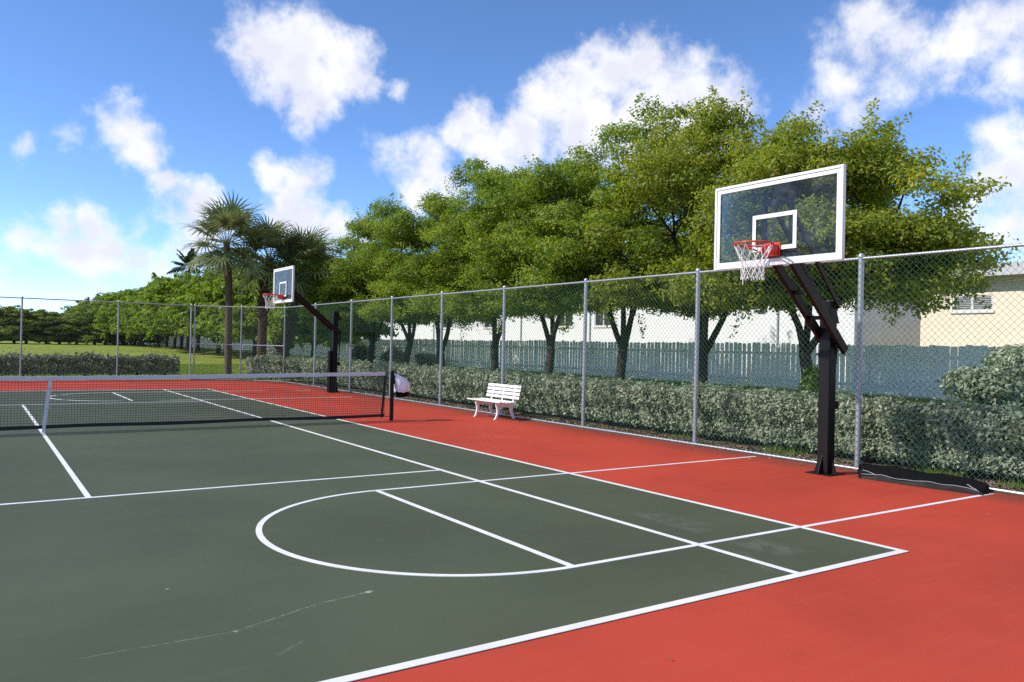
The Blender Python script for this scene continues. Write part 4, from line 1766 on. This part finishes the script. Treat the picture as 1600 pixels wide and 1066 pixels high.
HP_near = [(10.42, -15.0), (10.42, -4.5)]
HP_far = [(10.42, -4.5), (10.42, 9.5), (10.15, 15.3), (8.8, 18.3)]
hg = thing('hedge', 'long clipped silver green hedge behind the side fence', 'hedge', (10.42, 0, 0))
V1, T1 = hedge_leaves(HP_near, 0.95, 0.91, 3100, (0.072, 0.037), 21)
V2, T2 = hedge_leaves(HP_far, 0.95, 0.89, 1900, (0.092, 0.048), 22)
V = np.concatenate([V1, V2]) - np.array([10.42, 0, 0])
o = link('foliage', np_mesh('foliage', V, 4, np.concatenate([T1, T2])), M_SAGE, hg)
o['kind'] = 'stuff'
m = stems(HP_near + HP_far[1:], 0.45, 0.9, 0.016, 5)
m.v = [(x - 10.42, y, z) for x, y, z in m.v]
o = m.obj('stems', M_STEM, hg, recalc=False)
o['kind'] = 'stuff'

HL = [(6.1, 19.75), (-8.5, 19.75)]
h2 = thing('hedge', 'dark low hedge behind the far left fence', 'hedge', (0, 19.75, 0))
V1, T1 = hedge_leaves(HL, 0.95, 0.86, 850, (0.10, 0.055), 31, 0.2, zlo=0.16)
o = link('foliage', np_mesh('foliage', V1 - np.array([0, 19.75, 0]), 4, T1), M_DKHEDGE, h2)
o['kind'] = 'stuff'
m = stems(HL, 0.6, 0.85, 0.02, 6)
m.v = [(x, y - 19.75, z) for x, y, z in m.v]
o = m.obj('stems', M_STEM, h2, recalc=False)
o['kind'] = 'stuff'


def shrub(name, label, loc, r, lm, seed, leaf, n, group=None, stem_h=0.5):
    """rounded bush: r = (rx, ry, rz)"""
    rng = np.random.default_rng(seed)
    root = thing(name, label, 'shrub', loc, 0, group)
    C = []
    for _ in range(26):
        v = rng.normal(size=3)
        v /= np.linalg.norm(v)
        v[2] = v[2] if v[2] > -0.35 else -0.35
        C.append(v * rng.uniform(0.55, 0.86) * np.array(r))
    P, Nn, T = [], [], []
    for c in C:
        k = n // 26
        d = unit(rng.normal(size=(k, 3)))
        p = c + d * (rng.uniform(0.35, 1.0, (k, 1)) ** 0.5) * np.array(r) * 0.40
        P.append(p)
        Nn.append(unit(d * 0.6 + unit(p / np.array(r)) * 0.4 + np.array([0, 0, 0.4]) + 0.5 * rng.normal(size=(k, 3))))
        T.append(np.clip(rng.normal(0.5, 0.08) + 0.2 * rng.normal(size=k), 0, 0.89))
    P = np.concatenate(P)
    P[:, 2] += stem_h
    P[:, 2] = np.maximum(P[:, 2], 0.06)
    V = leaves(P, np.concatenate(Nn), leaf, leaf * 0.5, rng, -0.3)
    o = link('foliage', np_mesh('foliage', V, 4, np.concatenate(T)), lm, root)
    o['kind'] = 'stuff'
    m = MB()
    for i in range(7):
        c = C[i] + np.array([0, 0, stem_h])
        m.tube([(rng.uniform(-.06, .06), rng.uniform(-.06, .06), -0.08), (c[0] * .45, c[1] * .45, stem_h * .55), tuple(c)], [0.025, 0.018, 0.006], 5)
    m.obj('stems', M_STEM, root, recalc=False)
    return root


shrub('silver_shrub', 'big rounded silver shrub standing above the hedge at far right', (11.55, -10.15, 0.05), (0.85, 1.0, 0.62), M_SAGE, 41, 0.085, 12000, stem_h=1.18)
shrub('leafy_shrub', 'green climber bushing round the trunk behind the near hoop pole', (14.9, -4.3, H(14.9, -4.3)), (0.26, 0.26, 0.50), M_FAR, 42, 0.09, 1500, stem_h=0.55)
for (x, yy_, s, lab) in ((18.6, 25.0, 0.7, 'dark bush at the fence left of the small forked tree'),
                         (18.8, 21.5, 0.6, 'low bush by the picket fence behind the small forked tree'),
                         (18.7, 29.5, 0.8, 'taller bush by the picket fence behind the far hoop pole'),
                         (12.6, 27.5, 0.9, 'grey green bush on the lawn right of the middle palm')):
    shrub('leafy_shrub', lab, (x, yy_, H(x, yy_)), (s, s * 1.2, s * 0.8), M_SAGE if x < 15 else M_DKHEDGE, int(x * 10 + yy_), 0.14, 2600, stem_h=s * 0.6)


# ------------------------------------------------------------------ litter, weeds, grass
def scatter_quads(n, xr, yr, zf, size, rng, flat=0.5):
    P = np.stack([rng.uniform(*xr, n), rng.uniform(*yr, n), np.zeros(n)], 1)
    P[:, 2] = zf(P[:, 0], P[:, 1])
    Nn = unit(np.stack([rng.normal(0, flat, n), rng.normal(0, flat, n), np.ones(n)], 1))
    return leaves(P, Nn, size, size * 0.5, rng, 0)


rng = np.random.default_rng(77)
V = np.concatenate([
    scatter_quads(9000, (9.33, 10.0), (-15, -2), lambda x, y: 0.024 + 0 * x, 0.055, rng),
    scatter_quads(4500, (9.33, 9.95), (-2, 15), lambda x, y: 0.03 + 0 * x, 0.08, rng)])
o = link('leaf_litter', np_mesh('leaf_litter', V, 4, np.clip(rng.normal(0.45, 0.3, len(V) // 4), 0, 1)), M_CHIP)
tag(o, 'dry brown leaf litter under the hedge along the fence', 'leaf litter', kind='stuff')

# bits of leaf blown onto the court near the fence
V = np.concatenate([
    scatter_quads(90, (8.6, 9.22), (-12, 10), lambda x, y: 0.006 + 0 * x, 0.045, rng, 0.15),
    scatter_quads(26, (-4, 8.6), (-13.5, 4), lambda x, y: 0.012 + 0 * x, 0.03, rng, 0.15)])
o = link('blown_leaves', np_mesh('blown_leaves', V, 4, rng.uniform(0.3, 1, len(V) // 4)), M_CHIP)
tag(o, 'small dry leaf bits blown onto the court', 'leaf bits', kind='stuff')


def grass(name, label, n, xr, yr, h, rng, lm, keep=None):
    x, y = rng.uniform(*xr, n), rng.uniform(*yr, n)
    if keep is not None:
        k = keep(x, y)
        x, y = x[k], y[k]
    n = len(x)
    z = height(x, y) - 0.02
    th = rng.uniform(0, 2 * PI, n)
    w = 0.006 + 0.006 * rng.random(n)
    hh = h * rng.uniform(0.5, 1.3, n)
    ln = rng.uniform(0.1, 0.6, n) * hh
    V = np.empty((n, 3, 3))
    V[:, 0] = np.stack([x - np.sin(th) * w, y + np.cos(th) * w, z], 1)
    V[:, 1] = np.stack([x + np.sin(th) * w, y - np.cos(th) * w, z], 1)
    V[:, 2] = np.stack([x + np.cos(th) * ln, y + np.sin(th) * ln, z + hh], 1)
    o = link(name, np_mesh(name, V.reshape(-1, 3), 3, np.clip(rng.normal(0.5, 0.2, n), 0, 0.89)), lm)
    tag(o, label, 'grass', kind='stuff')


grass('grass', 'lawn grass beyond the far fence and round the palms', 70000, (-8, 13), (18.4, 34), 0.09, rng, M_WEED,
      lambda x, y: (x * 0.72 + y > 24.2) | (x < 6))
grass('grass', 'grass strip between the hedge and the picket fence', 60000, (10.9, 20), (-11, 20), 0.10, rng, M_WEED)
grass('weeds', 'green weeds growing under the hedge at the near right', 3500, (9.6, 10.1), (-14, -5), 0.13, rng, M_WEED,
      lambda x, y: np.sin(y * 2.3) + np.sin(y * 5.1 + 1) > 0.5)
